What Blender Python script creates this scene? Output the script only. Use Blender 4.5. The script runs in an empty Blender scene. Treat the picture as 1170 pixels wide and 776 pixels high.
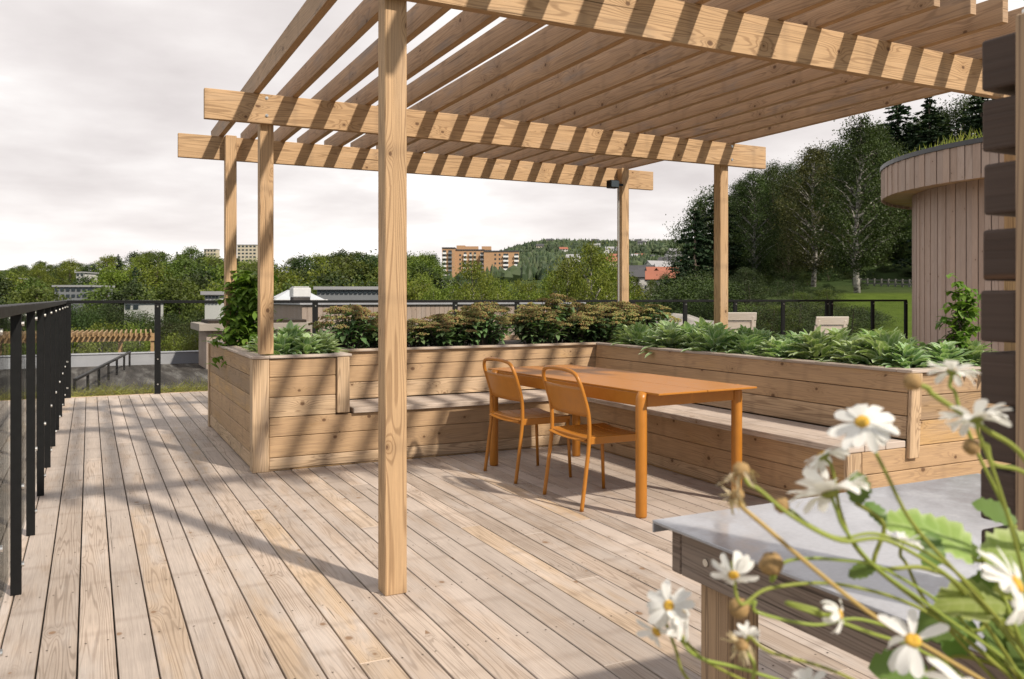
import bpy, math, random
from mathutils import Vector, Matrix, noise as mnoise
R = math.radians
rnd = random.Random(7)
scn = bpy.context.scene
col = scn.collection

# ------------------------------------------------------------------ camera frame
F, HX, HY, H = 964.0, 585.0, 341.0, 1.29
YAW = math.atan2(483, 964)
CS, SN = math.cos(YAW), math.sin(YAW)
def K(u, v, z=0.0):                       # metres to the right / ahead of the viewpoint
    return Vector((u*CS + v*SN, -u*SN + v*CS, z))
def P(px, py, v):                         # direction of sight and distance ahead -> point
    return K((px-HX)/F*v, v, H-(py-HY)/F*v)

# ------------------------------------------------------------------ object helpers
def tag(o, label=None, cat=None, group=None, kind=None):
    if label: o['label'] = label
    if cat: o['category'] = cat
    if group: o['group'] = group
    if kind: o['kind'] = kind
    return o
def empty(name, loc=(0, 0, 0), rz=0.0):
    o = bpy.data.objects.new(name, None); col.objects.link(o)
    o.empty_display_size = .2
    o.location = loc; o.rotation_euler = (0, 0, rz)
    return o
def copy_tree(o, parent=None):
    c = o.copy(); col.objects.link(c)
    if parent: c.parent = parent
    for ch in list(o.children): copy_tree(ch, c)
    return c

class MB:
    """mesh builder with uv in metres (u along the grain)"""
    def __init__(s): s.v = []; s.f = []; s.uv = []; s.mi = []; s.cur = 0
    def add(s, vs, fs, uvs=None, mi=None):
        n = len(s.v); s.v += [tuple(q) for q in vs]
        for k, f in enumerate(fs):
            s.f.append(tuple(n+i for i in f))
            s.uv.append(uvs[k] if uvs else [(0, 0)]*len(f))
            s.mi.append(s.cur if mi is None else mi)
    def par(s, c, ex, ey, ez):            # parallelepiped from centre and half vectors; grain along ex
        c, ex, ey, ez = Vector(c), Vector(ex), Vector(ey), Vector(ez)
        vs = [c+a*ex+b*ey+d*ez for a in (-1, 1) for b in (-1, 1) for d in (-1, 1)]
        lx, ly, lz = ex.length, ey.length, ez.length
        ou, ov = rnd.uniform(0, 40), rnd.uniform(0, 40)
        def q(u, v): return (u+ou, v+ov)
        fs = [(0, 1, 3, 2), (4, 6, 7, 5), (0, 4, 5, 1), (2, 3, 7, 6), (0, 2, 6, 4), (1, 5, 7, 3)]
        sg = [(a, b, d) for a in (-1, 1) for b in (-1, 1) for d in (-1, 1)]
        uvs = []
        for k, f in enumerate(fs):
            o = []
            for i in f:
                a, b, d = sg[i]
                if k < 2: o.append(q(b*ly*.15, d*lz))
                elif k < 4: o.append(q(a*lx, d*lz + 3.1*(k-2)+1.7))
                else: o.append(q(a*lx, b*ly + 2.3*(k-4)))
            uvs.append(o)
        if ex.cross(ey).dot(ez) < 0:
            fs = [tuple(reversed(f)) for f in fs]; uvs = [list(reversed(u)) for u in uvs]
        s.add(vs, fs, uvs)
    def box(s, x0, x1, y0, y1, z0, z1, grain='x'):
        c = ((x0+x1)/2, (y0+y1)/2, (z0+z1)/2)
        e = {'x': Vector(((x1-x0)/2, 0, 0)), 'y': Vector((0, (y1-y0)/2, 0)), 'z': Vector((0, 0, (z1-z0)/2))}
        o = {'x': 'xyz', 'y': 'yxz', 'z': 'zxy'}[grain]
        s.par(c, e[o[0]], e[o[1]], e[o[2]])
    def tube(s, pts, r, n=10, caps=True):
        pts = [Vector(p) for p in pts]
        rs = r if isinstance(r, (list, tuple)) else [r]*len(pts)
        ring = []; up = None; L = 0
        vs = []; fs = []; uvs = []; ls = []
        for i, p in enumerate(pts):
            d = (pts[min(i+1, len(pts)-1)]-pts[max(i-1, 0)])
            d = d.normalized() if d.length > 1e-9 else Vector((0, 0, 1))
            if up is None:
                up = Vector((1, 0, 0)) if abs(d.x) < .8 else Vector((0, 1, 0))
            a = (up - d*up.dot(d)).normalized(); up = a; b = d.cross(a)
            if i: L += (p-pts[i-1]).length
            ls.append(L)
            for k in range(n):
                t = 2*math.pi*k/n
                vs.append(p+(a*math.cos(t)+b*math.sin(t))*rs[i])
        for i in range(len(pts)-1):
            for k in range(n):
                k2 = (k+1) % n
                fs.append((i*n+k, i*n+k2, (i+1)*n+k2, (i+1)*n+k))
                w = 2*math.pi*rs[i]/n
                uvs.append([(ls[i], k*w), (ls[i], (k+1)*w), (ls[i+1], (k+1)*w), (ls[i+1], k*w)])
        if caps:
            fs.append(tuple(reversed(range(n)))); uvs.append([(0, 0)]*n)
            m = (len(pts)-1)*n
            fs.append(tuple(range(m, m+n))); uvs.append([(0, 0)]*n)
        s.add(vs, fs, uvs)
    def cyl(s, a, b, r, n=12): s.tube([a, b], r, n)
    def build(s, name, mat, parent=None, bevel=0, smooth=False, loc=None):
        me = bpy.data.meshes.new(name)
        me.from_pydata(s.v, [], s.f)
        uvl = me.uv_layers.new(name='UVMap')
        flat = [c for f in s.uv for p in f for c in p]
        uvl.data.foreach_set('uv', flat)
        mats = mat if isinstance(mat, (list, tuple)) else [mat]
        for m in mats: me.materials.append(m)
        if len(mats) > 1: me.polygons.foreach_set('material_index', s.mi)
        if smooth: me.polygons.foreach_set('use_smooth', [True]*len(s.f))
        me.update()
        o = bpy.data.objects.new(name, me); col.objects.link(o)
        if parent: o.parent = parent
        if loc is not None: o.location = loc
        if bevel:
            b = o.modifiers.new('bevel', 'BEVEL'); b.width = bevel; b.segments = 1; b.limit_method = 'ANGLE'
            b.angle_limit = R(40)
        return o

# ------------------------------------------------------------------ materials
class NT:
    def __init__(s, name):
        s.m = bpy.data.materials.new(name); s.m.use_nodes = True
        s.t = s.m.node_tree; s.t.nodes.clear()
        s.out = s.t.nodes.new('ShaderNodeOutputMaterial')
    def n(s, typ, **kw):
        o = s.t.nodes.new(typ)
        for k, v in kw.items():
            if k.startswith('_'): setattr(o, k[1:], v)
        return o
    def l(s, a, b): s.t.links.new(a, b)
    def math(s, op, a, b=None, c=None, clamp=False):
        o = s.t.nodes.new('ShaderNodeMath'); o.operation = op; o.use_clamp = clamp
        for i, q in enumerate((a, b, c)):
            if q is None: continue
            if isinstance(q, (int, float)): o.inputs[i].default_value = q
            else: s.l(q, o.inputs[i])
        return o.outputs[0]
    def mix(s, fac, a, b, mode='MIX'):
        o = s.t.nodes.new('ShaderNodeMix'); o.data_type = 'RGBA'; o.blend_type = mode
        for i, q in ((0, fac), (6, a), (7, b)):
            if isinstance(q, (int, float)): o.inputs[i].default_value = q
            elif isinstance(q, tuple): o.inputs[i].default_value = (*q, 1)
            else: s.l(q, o.inputs[i])
        return o.outputs[2]
    def comb(s, x, y, z):
        o = s.t.nodes.new('ShaderNodeCombineXYZ')
        for i, q in enumerate((x, y, z)):
            if isinstance(q, (int, float)): o.inputs[i].default_value = q
            else: s.l(q, o.inputs[i])
        return o.outputs[0]
    def noise(s, vec, scale, detail=4, rough=.55, out=0):
        o = s.t.nodes.new('ShaderNodeTexNoise'); o.inputs['Scale'].default_value = scale
        o.inputs['Detail'].default_value = detail; o.inputs['Roughness'].default_value = rough
        if vec is not None: s.l(vec, o.inputs['Vector'])
        return o.outputs[out]
    def ramp(s, fac, stops):
        o = s.t.nodes.new('ShaderNodeValToRGB'); e = o.color_ramp.elements
        while len(e) < len(stops): e.new(.5)
        for i, (p, c) in enumerate(stops):
            e[i].position = p
            e[i].color = (c, c, c, 1) if isinstance(c, (int, float)) else (*c, 1)
        s.l(fac, o.inputs[0]); return o.outputs[0]
    def sstep(s, x, a, b):
        o = s.t.nodes.new('ShaderNodeMapRange'); o.interpolation_type = 'SMOOTHSTEP'
        o.inputs[1].default_value = a; o.inputs[2].default_value = b
        s.l(x, o.inputs[0]); return o.outputs[0]
    def bsdf(s, color, rough=.7, bump=None, bstr=.3, bdist=.002, **kw):
        p = s.t.nodes.new('ShaderNodeBsdfPrincipled')
        if isinstance(color, tuple): p.inputs['Base Color'].default_value = (*color, 1)
        else: s.l(color, p.inputs['Base Color'])
        if isinstance(rough, (int, float)): p.inputs['Roughness'].default_value = rough
        else: s.l(rough, p.inputs['Roughness'])
        for k, v in kw.items():
            p.inputs[k.replace('_', ' ')].default_value = v
        if bump is not None:
            b = s.t.nodes.new('ShaderNodeBump'); b.inputs['Strength'].default_value = bstr
            b.inputs['Distance'].default_value = bdist
            s.l(bump, b.inputs['Height']); s.l(b.outputs[0], p.inputs['Normal'])
        s.l(p.outputs[0], s.out.inputs[0]); return p

def wood(name, light, dark, grey=None, gamt=0.0, var=.25, warm=None, wamt=0.0, knots=.5, rough=.7, knotcol=(.10, .05, .025),
         line=.45, vw=1.0, stain=0.0):
    t = NT(name)
    uv = t.n('ShaderNodeUVMap'); sp = t.n('ShaderNodeSeparateXYZ'); t.l(uv.outputs[0], sp.inputs[0])
    u, v = sp.outputs[0], sp.outputs[1]
    geo = t.n('ShaderNodeNewGeometry'); ri = geo.outputs['Random Per Island']
    r2 = t.math('FRACT', t.math('MULTIPLY', ri, 17.31))
    r3 = t.math('FRACT', t.math('MULTIPLY', ri, 53.77))
    z = t.math('MULTIPLY', ri, 91.0)
    # knots
    kv = t.comb(t.math('MULTIPLY', u, 1.5), t.math('MULTIPLY', v, 6.5*vw), z)
    vo = t.n('ShaderNodeTexVoronoi'); vo.inputs['Scale'].default_value = 1.0
    t.l(kv, vo.inputs['Vector'])
    # rounder knot distance: offset to the cell point in metres
    sub = t.n('ShaderNodeVectorMath', _operation='SUBTRACT'); t.l(kv, sub.inputs[0]); t.l(vo.outputs['Position'], sub.inputs[1])
    s2 = t.n('ShaderNodeSeparateXYZ'); t.l(sub.outputs[0], s2.inputs[0])
    du = t.math('MULTIPLY', s2.outputs[0], 1/1.5); dv = t.math('MULTIPLY', s2.outputs[1], 1/(6.5*vw))
    dd = t.math('SQRT', t.math('ADD', t.math('POWER', du, 2), t.math('POWER', t.math('MULTIPLY', dv, 1.3), 2)))
    csep = t.n('ShaderNodeSeparateColor'); t.l(vo.outputs['Color'], csep.inputs[0])
    has = t.math('LESS_THAN', csep.outputs[0], knots)
    ksz = t.math('MULTIPLY_ADD', csep.outputs[1], .014, .006)
    kin = t.math('MULTIPLY', has, t.math('SUBTRACT', 1.0, t.sstep(t.math('DIVIDE', dd, ksz), .6, 1.25)))
    kfar = t.math('MULTIPLY', has, t.math('EXPONENT', t.math('MULTIPLY', dd, -26.0)))
    # growth-ring contours
    gv = t.comb(t.math('MULTIPLY', u, .42), t.math('MULTIPLY', v, 11.0*vw), z)
    g = t.noise(gv, 1.0, 2.0, .5)
    g2 = t.math('ADD', t.math('ADD', g, t.math('MULTIPLY', kfar, .22)), t.math('MULTIPLY', v, 2.4))
    sn = t.math('SINE', t.math('MULTIPLY', g2, 120.0))
    ring = t.sstep(sn, .1, 1.0)
    fib = t.noise(t.comb(t.math('MULTIPLY', u, 5.0), t.math('MULTIPLY', v, 230.0*vw), z), 1.0, 3, .6)
    blot = t.noise(t.comb(t.math('MULTIPLY', u, 1.6), t.math('MULTIPLY', v, 7.0), z), 1.0, 4, .6)
    c = t.mix(t.math('MULTIPLY', ring, line), light, dark)
    if warm: c = t.mix(t.math('MULTIPLY', t.sstep(r2, 1-wamt-.12, 1-wamt+.12), .8), c, t.mix(t.math('MULTIPLY', ring, line), warm, tuple(q*.62 for q in warm)))
    if grey:
        gf = t.math('MULTIPLY', t.sstep(t.math('ADD', blot, t.math('MULTIPLY_ADD', r3, .4, -.2)), .3, .62), gamt)
        c = t.mix(gf, c, grey)
    hsv = t.n('ShaderNodeHueSaturation'); t.l(c, hsv.inputs['Color'])
    t.l(t.math('MULTIPLY_ADD', ri, var, 1-var/2), hsv.inputs['Value'])
    t.l(t.math('MULTIPLY_ADD', r3, .3, .85), hsv.inputs['Saturation'])
    c = hsv.outputs[0]
    c = t.mix(.7, c, t.ramp(fib, [(.25, .72), (.7, 1.12)]), 'MULTIPLY')
    c = t.mix(.55, c, t.ramp(blot, [(.25, .78), (.75, 1.12)]), 'MULTIPLY')
    if stain:
        pos = geo.outputs['Position']
        st = t.noise(pos, 1.3, 5, .62)
        c = t.mix(stain, c, t.ramp(st, [(.35, .72), (.62, 1.08)]), 'MULTIPLY')
        # marks where boards cross the joists
        sc = t.sstep(t.math('ABSOLUTE', t.math('SUBTRACT', t.math('FRACT', t.math('MULTIPLY', u, 1.55)), .5)), .43, .5)
        c = t.mix(t.math('MULTIPLY', t.math('MULTIPLY', sc, blot), .35), c, (.13, .085, .055))
    # drying cracks along the grain
    ck = t.noise(t.comb(t.math('MULTIPLY', u, 1.1), t.math('MULTIPLY', v, 75.0*vw), z), 1.0, 2, .5)
    crack = t.math('MULTIPLY', t.sstep(ck, .685, .72), t.sstep(blot, .42, .55))
    c = t.mix(t.math('MULTIPLY', crack, .7), c, tuple(q*.3 for q in dark))
    c = t.mix(t.math('MULTIPLY', kfar, .42), c, tuple(q*.8 for q in dark))
    c = t.mix(t.math('MULTIPLY', kin, .85), c, knotcol)
    hgt = t.math('SUBTRACT', t.math('ADD', fib, t.math('MULTIPLY', ring, -.5)), kin)
    t.bsdf(c, rough, hgt, .35, .0015, Specular_IOR_Level=.3)
    return t.m

def plain(name, c, rough=.5, var=.08, scale=6, metal=0, bump=0, spec=.5):
    t = NT(name)
    geo = t.n('ShaderNodeNewGeometry')
    n = t.noise(geo.outputs['Position'], scale, 5, .6)
    cc = t.mix(1.0, c, t.ramp(n, [(.3, 1-var), (.7, 1+var)]), 'MULTIPLY')
    rr = t.math('MULTIPLY_ADD', n, .2, rough-.1)
    t.bsdf(cc, rr, n if bump else None, bump or .1, .003, Metallic=metal, Specular_IOR_Level=spec)
    return t.m

def leaf(name, c1, c2, trans=.3, rough=.55, obj=.35, tip=None, clump=0, tt=(1.15, 1.2, .6)):
    """leaf colour varies per leaf island and per plant"""
    t = NT(name)
    geo = t.n('ShaderNodeNewGeometry'); oi = t.n('ShaderNodeObjectInfo')
    c = t.mix(geo.outputs['Random Per Island'], c1, c2)
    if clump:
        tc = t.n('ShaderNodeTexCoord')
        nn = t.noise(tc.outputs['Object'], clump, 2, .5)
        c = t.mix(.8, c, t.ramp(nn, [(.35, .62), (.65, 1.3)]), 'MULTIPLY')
    if tip:
        uv = t.n('ShaderNodeUVMap'); sp = t.n('ShaderNodeSeparateXYZ'); t.l(uv.outputs[0], sp.inputs[0])
        e = t.math('ABSOLUTE', sp.outputs[1])
        c = t.mix(t.math('MULTIPLY', t.sstep(e, .55, 1.0), .75), c, tip)
        vein = t.math('SUBTRACT', 1.0, t.sstep(e, .0, .14))
        c = t.mix(t.math('MULTIPLY', vein, .5), c, tip)
        rip = t.math('SINE', t.math('ADD', t.math('MULTIPLY', sp.outputs[0], 34.0), t.math('MULTIPLY', e, -6.0)))
        c = t.mix(t.math('MULTIPLY', t.sstep(rip, .6, 1.0), .3), c, tip)
    if obj:
        h = t.n('ShaderNodeHueSaturation'); t.l(c, h.inputs['Color'])
        t.l(t.math('MULTIPLY_ADD', oi.outputs['Random'], obj, 1-obj/2), h.inputs['Value'])
        t.l(t.math('MULTIPLY_ADD', oi.outputs['Random'], .035, .4825), h.inputs['Hue'])
        c = h.outputs[0]
    p = t.n('ShaderNodeBsdfPrincipled'); t.l(c, p.inputs['Base Color']); p.inputs['Roughness'].default_value = rough
    p.inputs['Specular IOR Level'].default_value = .25
    tr = t.n('ShaderNodeBsdfTranslucent'); t.l(t.mix(1.0, c, tt, 'MULTIPLY'), tr.inputs[0])
    mx = t.n('ShaderNodeMixShader'); mx.inputs[0].default_value = trans
    t.l(p.outputs[0], mx.inputs[1]); t.l(tr.outputs[0], mx.inputs[2]); t.l(mx.outputs[0], t.out.inputs[0])
    return t.m

M = {}
M['deck'] = wood('deck_wood', (.475, .38, .305), (.23, .168, .122), grey=(.455, .395, .35), gamt=.9, var=.30,
                 warm=(.50, .355, .215), wamt=.22, knots=.34, rough=.62, line=.58, knotcol=(.22, .13, .07), stain=.5)
M['beam'] = wood('pergola_wood', (.47, .285, .125), (.22, .115, .04), grey=(.33, .235, .15), gamt=.5, var=.22, knots=.7, line=.6, vw=.8, stain=.25)
M['underside_shade'] = wood('underside_shade_wood', (.30, .165, .058), (.19, .095, .03), var=.2, knots=.4, line=.4, vw=.8)  # darker brown that paints shade onto beam and rafter undersides
M['rafter'] = wood('rafter_wood', (.37, .225, .115), (.165, .092, .04), grey=(.19, .155, .135), gamt=.95, var=.62, knots=.85, line=.45, vw=.8, stain=.35)
M['planter'] = wood('planter_wood', (.47, .315, .17), (.21, .125, .06), grey=(.33, .24, .17), gamt=.65, var=.42,
                    warm=(.58, .36, .15), wamt=.22, knots=.75, line=.65, stain=.3)
M['dark_timber'] = wood('dark_timber', (.062, .040, .031), (.03, .02, .016), grey=(.085, .062, .052), gamt=.7, var=.3, knots=.2, line=.35, vw=.5)
M['apron'] = wood('table_timber', (.21, .155, .12), (.10, .07, .055), grey=(.24, .2, .17), gamt=.55, var=.2, knots=.35, line=.7)
M['tleg'] = wood('table_leg_timber', (.36, .23, .12), (.16, .095, .05), grey=(.3, .23, .17), gamt=.3, var=.2, knots=.35, line=.75)
M['clad'] = wood('cladding_wood', (.40, .30, .245), (.31, .225, .18), grey=(.36, .29, .25), gamt=.5, var=.14, knots=.35, line=.3, rough=.75)
M['soffit'] = wood('soffit_wood', (.44, .31, .19), (.3, .2, .11), var=.15, knots=.3, line=.35)
M['lounger'] = wood('lounger_wood', (.55, .50, .43), (.42, .37, .31), grey=(.5, .47, .43), gamt=.6, var=.15, knots=.15, line=.3)
M['black'] = plain('black_powder_coat', (.006, .0065, .007), .5, .15, 30, spec=.22)
M['steel'] = plain('bright_steel', (.62, .62, .6), .3, .1, 60, metal=1)
M['orange'] = plain('orange_powder_coat', (.40, .155, .018), .38, .06, 20, spec=.45)
M['white_metal'] = plain('white_metal', (.48, .48, .47), .45, .06, 8)
M['roofgrey'] = plain('roof_felt', (.055, .05, .047), .95, .55, .8, bump=.3, spec=.1)
M['parapet'] = plain('parapet_metal', (.33, .33, .355), .5, .08, 2)
M['cap'] = plain('cap_board', (.34, .29, .25), .8, .1, 3)
M['dome'] = plain('skylight_dome', (.42, .45, .48), .2, .05, 4)
M['soil'] = plain('dark_soil', (.035, .024, .017), .95, .5, 60, bump=.8)
M['under'] = plain('shadow_board', (.02, .017, .015), .9, .2, 5)
M['rock'] = plain('granite_rock', (.30, .27, .25), .9, .35, 1.5, bump=.8)
M['brown'] = plain('dry_flower', (.30, .19, .075), .8, .35, 300)
M['fence'] = plain('grey_fence', (.17, .165, .15), .9, .2, 2)
M['cable'] = plain('grey_cable', (.35, .35, .34), .5, .1, 30)
M['flash'] = plain('roof_flashing', (.045, .047, .052), .4, .15, 4)
M['glasswin'] = plain('window_glass', (.035, .045, .055), .12, .2, .5)
def felt():
    t = NT('streaked_felt'); geo = t.n('ShaderNodeNewGeometry'); mp = t.n('ShaderNodeMapping'); mp.inputs['Scale'].default_value = (2.6, .25, 1); mp.inputs['Rotation'].default_value = (0, 0, -.9)
    t.l(geo.outputs['Position'], mp.inputs[0]); n = t.noise(mp.outputs[0], 1.6, 6, .65)
    t.bsdf(t.ramp(n, [(.35, (.03, .027, .025)), (.52, (.06, .054, .05)), (.7, (.17, .16, .15))]), .95, n, .4, .01, Specular_IOR_Level=.1); return t.m
M['felt'] = felt()
def deck_stuff():
    t = NT('slab_top')
    geo = t.n('ShaderNodeNewGeometry')
    n = t.noise(geo.outputs['Position'], 2.2, 6, .62); n2 = t.noise(geo.outputs['Position'], 90, 3, .6)
    c = t.mix(n, (.27, .275, .295), (.37, .375, .40))
    c = t.mix(.35, c, t.ramp(n2, [(.3, .8), (.7, 1.15)]), 'MULTIPLY')
    wm = t.noise(geo.outputs['Position'], 7.0, 6, .7); c = t.mix(t.math('MULTIPLY', t.sstep(wm, .56, .63), .22), c, (.46, .46, .46))
    t.bsdf(c, t.math('MULTIPLY_ADD', t.sstep(wm, .4, .65), .2, .06), n2, .04, .001, Specular_IOR_Level=.9)
    return t.m
M['slab'] = deck_stuff()
def glass_mat():
    t = NT('railing_glass')
    tr = t.n('ShaderNodeBsdfTransparent'); tr.inputs[0].default_value = (.92, .935, .93, 1)
    gl = t.n('ShaderNodeBsdfGlossy'); gl.inputs['Roughness'].default_value = .02
    fr = t.n('ShaderNodeLayerWeight'); fr.inputs[0].default_value = .5
    mx = t.n('ShaderNodeMixShader'); t.l(t.math('MULTIPLY_ADD', t.math('POWER', fr.outputs[1], 5), .6, .025), mx.inputs[0]); t.l(tr.outputs[0], mx.inputs[1]); t.l(gl.outputs[0], mx.inputs[2])
    t.l(mx.outputs[0], t.out.inputs[0]); return t.m
M['glass'] = glass_mat()
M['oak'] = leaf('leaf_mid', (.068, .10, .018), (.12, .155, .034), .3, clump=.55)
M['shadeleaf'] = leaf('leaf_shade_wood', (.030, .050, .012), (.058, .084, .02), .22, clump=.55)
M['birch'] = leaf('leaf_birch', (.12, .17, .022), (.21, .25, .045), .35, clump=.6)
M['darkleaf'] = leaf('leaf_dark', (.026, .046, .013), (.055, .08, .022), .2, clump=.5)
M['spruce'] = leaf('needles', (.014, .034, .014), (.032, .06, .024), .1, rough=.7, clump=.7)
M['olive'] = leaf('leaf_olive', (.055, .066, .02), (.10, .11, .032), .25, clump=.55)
M['vine'] = leaf('leaf_vine', (.09, .18, .025), (.18, .29, .05), .35, obj=.1)
M['stachys'] = leaf('leaf_lambs_ear', (.17, .29, .09), (.34, .46, .21), .28, rough=.8, obj=.15, tip=(.55, .62, .48))
M['shrub'] = leaf('leaf_shrub', (.10, .18, .06), (.20, .29, .13), .25, obj=.2)
M['heads'] = leaf('seed_heads', (.31, .17, .08), (.27, .32, .11), .2, rough=.8, obj=.35)
M['weeds'] = leaf('weeds', (.42, .36, .11), (.33, .36, .07), .3, obj=0)
M['lawn_blade'] = leaf('roof_grass_blades', (.25, .33, .06), (.42, .42, .12), .35, obj=0)
M['bigleaf'] = leaf('leaf_foreground', (.24, .34, .08), (.31, .40, .12), .4, rough=.45, obj=.3, tip=(.42, .50, .22))
M['bigdark'] = leaf('leaf_foreground_dark', (.09, .16, .04), (.16, .25, .07), .35, rough=.4, obj=.3)
M['stem'] = leaf('daisy_stem', (.24, .30, .055), (.33, .36, .08), .2, rough=.5, obj=.25)
M['drystem'] = leaf('dry_stem', (.42, .27, .10), (.48, .32, .13), .15, obj=.1)
M['petal'] = leaf('daisy_petal', (.80, .80, .77), (.88, .88, .86), .4, rough=.55, obj=0, tt=(1.0, 1.0, .97))
M['disc'] = plain('daisy_disc', (.62, .37, .04), .7, .3, 500, bump=.6)
M['calyx'] = leaf('daisy_calyx', (.20, .26, .05), (.28, .32, .08), .15, obj=.1)
M['withered'] = leaf('withered_petal', (.48, .36, .21), (.62, .52, .38), .25, obj=.1)
def bark(name, c, c2, sc):
    t = NT(name); tc = t.n('ShaderNodeTexCoord')
    mp = t.n('ShaderNodeMapping'); mp.inputs['Scale'].default_value = sc; t.l(tc.outputs['Object'], mp.inputs[0])
    n = t.noise(mp.outputs[0], 2.0, 5, .65)
    t.bsdf(t.mix(t.sstep(n, .46, .58), c, c2), .85, n, .5, .02); return t.m
M['bark'] = bark('bark', (.10, .075, .055), (.05, .038, .03), (3, 3, .8))
M['birchbark'] = bark('birch_bark', (.33, .31, .28), (.06, .05, .042), (1.0, 1.0, 2.2))
def ground_mat():
    t = NT('ground_cover'); geo = t.n('ShaderNodeNewGeometry'); pos = geo.outputs['Position']
    n = t.noise(pos, .05, 6, .6); n2 = t.noise(pos, 1.2, 5, .65)
    c = t.mix(t.sstep(n, .4, .62), (.035, .055, .018), (.055, .075, .025))
    # mown lawn on the slope beside the wood
    tc = t.n('ShaderNodeVertexColor'); tc.layer_name = 'lawn'
    c = t.mix(tc.outputs[0], c, t.mix(n2, (.05, .082, .012), (.095, .13, .022)))
    c = t.mix(.5, c, t.ramp(n2, [(.3, .7), (.7, 1.2)]), 'MULTIPLY')
    t.bsdf(c, .95, n2, .8, .15, Specular_IOR_Level=.05); return t.m
M['ground'] = ground_mat()

# ------------------------------------------------------------------ terrain
def lerp_tab(tab, r):
    for (a, za), (b, zb) in zip(tab, tab[1:]):
        if r <= b:
            k = (r-a)/(b-a); k = k*k*(3-2*k); return za+(zb-za)*k
    return tab[-1][1]
TL = [(0, -10), (30, -10), (60, -11.5), (110, -9.5), (190, 3), (300, 2), (600, 5), (1100, 25), (1700, 48), (7000, 50)]
TC = [(0, -10), (30, -10), (60, -11.5), (200, -9), (300, -3), (500, 12), (900, 38), (1500, 94), (1900, 98), (7000, 60)]
TR = [(0, -9), (20, -6), (31, -.55), (42, .4), (60, 1.7), (90, 6), (150, 15), (400, 40), (1500, 104), (7000, 60)]
def sst(x, a, b):
    k = max(0, min(1, (x-a)/(b-a))); return k*k*(3-2*k)
def T(u, v):
    r = math.hypot(u, v); th = math.atan2(u, v)
    if th < -1.9 or th > 1.9: return -9.0 if r < 300 else lerp_tab(TL, r)
    wl = 1-sst(th, -.11, .05); wr = sst(th, .19, .275); wc = 1-wl-wr
    z = wl*lerp_tab(TL, r)+wr*lerp_tab(TR, r)+wc*lerp_tab(TC, r)
    if r > 60: z += mnoise.noise(Vector((u*.004, v*.004, 3)))*min(8, r*.008)
    return z
def make_terrain():
    rad = [0, 6, 12, 18, 22, 26]+[28*1.055**i for i in range(106)]
    na = 300; vs = []; fs = []; lw = []
    for r in rad:
        for a in range(na):
            th = 2*math.pi*a/na
            u, v = r*math.sin(th), r*math.cos(th)
            vs.append(K(u, v, T(u, v)))
            q = math.atan2(u, v)
            lw.append(1.0 if (.362+mnoise.noise(Vector((r*.2, 0, 0)))*.02 < q < 1.2 and 27 < r < 57) else 0.0)
    for i in range(len(rad)-1):
        for a in range(na):
            b = (a+1) % na
            fs.append((i*na+a, (i+1)*na+a, (i+1)*na+b, i*na+b))
    m = MB(); m.add(vs, fs); o = m.build('ground', M['ground'], smooth=True)
    ca = o.data.color_attributes.new('lawn', 'FLOAT_COLOR', 'POINT')
    for i, w_ in enumerate(lw): ca.data[i].color = (w_, w_, w_, 1)
    if o.data.polygons[5000].normal.z < 0: o.data.flip_normals()
    tag(o, kind='structure', label='rolling green terrain with a lawn slope by the wood')
make_terrain()

# ------------------------------------------------------------------ deck
def make_deck():
    m = MB(); s = MB()
    x = -3.6; w_ = .127; i = 0
    xs = -.292-w_*26
    while xs < 15.2:
        y = -2.6 - rnd.uniform(0, 3)
        while y < 12.36:
            L = rnd.uniform(2.4, 4.9); y2 = min(y+L, 12.36)
            if 12.36-y2 < .5: y2 = 12.36
            dz = rnd.uniform(-.0012, .0012)
            m.box(xs+.0032, xs+w_-.0032, y+.0015, y2-.0015, -.028+dz, 0+dz, 'y')
            y = y2
        if -1 < xs < 7:
            for k in range(0, 18):
                yy = .3+k*.645
                for dx in (.026, w_-.026):
                    c = Vector((xs+dx, yy+rnd.uniform(-.006, .006), .0012))
                    n = len(s.v); pts = [c+Vector((.0042*math.cos(a*math.pi/3), .0042*math.sin(a*math.pi/3), .0006)) for a in range(6)]
                    s.add(pts, [(0, 1, 2, 3, 4, 5)])
        xs += w_
    o = m.build('deck_boards', M['deck'], bevel=.002); tag(o, 'weathered timber deck boards', kind='structure')
    o2 = s.build('deck_screws', M['bark']); tag(o2, 'screw heads in the deck boards', kind='structure')
    b = MB(); b.box(-3.6, 15.0, -5, 12.3, -.24, -.04); b.box(-3.4, 15.0, -5, 12.2, -12, -.25)
    tag(b.build('deck_base', M['under']), 'dark roof structure below the deck', kind='structure')
    e = MB(); e.box(-3.6, 15.0, 12.362, 12.39, -.16, .004); tag(e.build('deck_edge', M['planter'], bevel=.003), 'edge board of the deck', kind='structure')
make_deck()

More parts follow.
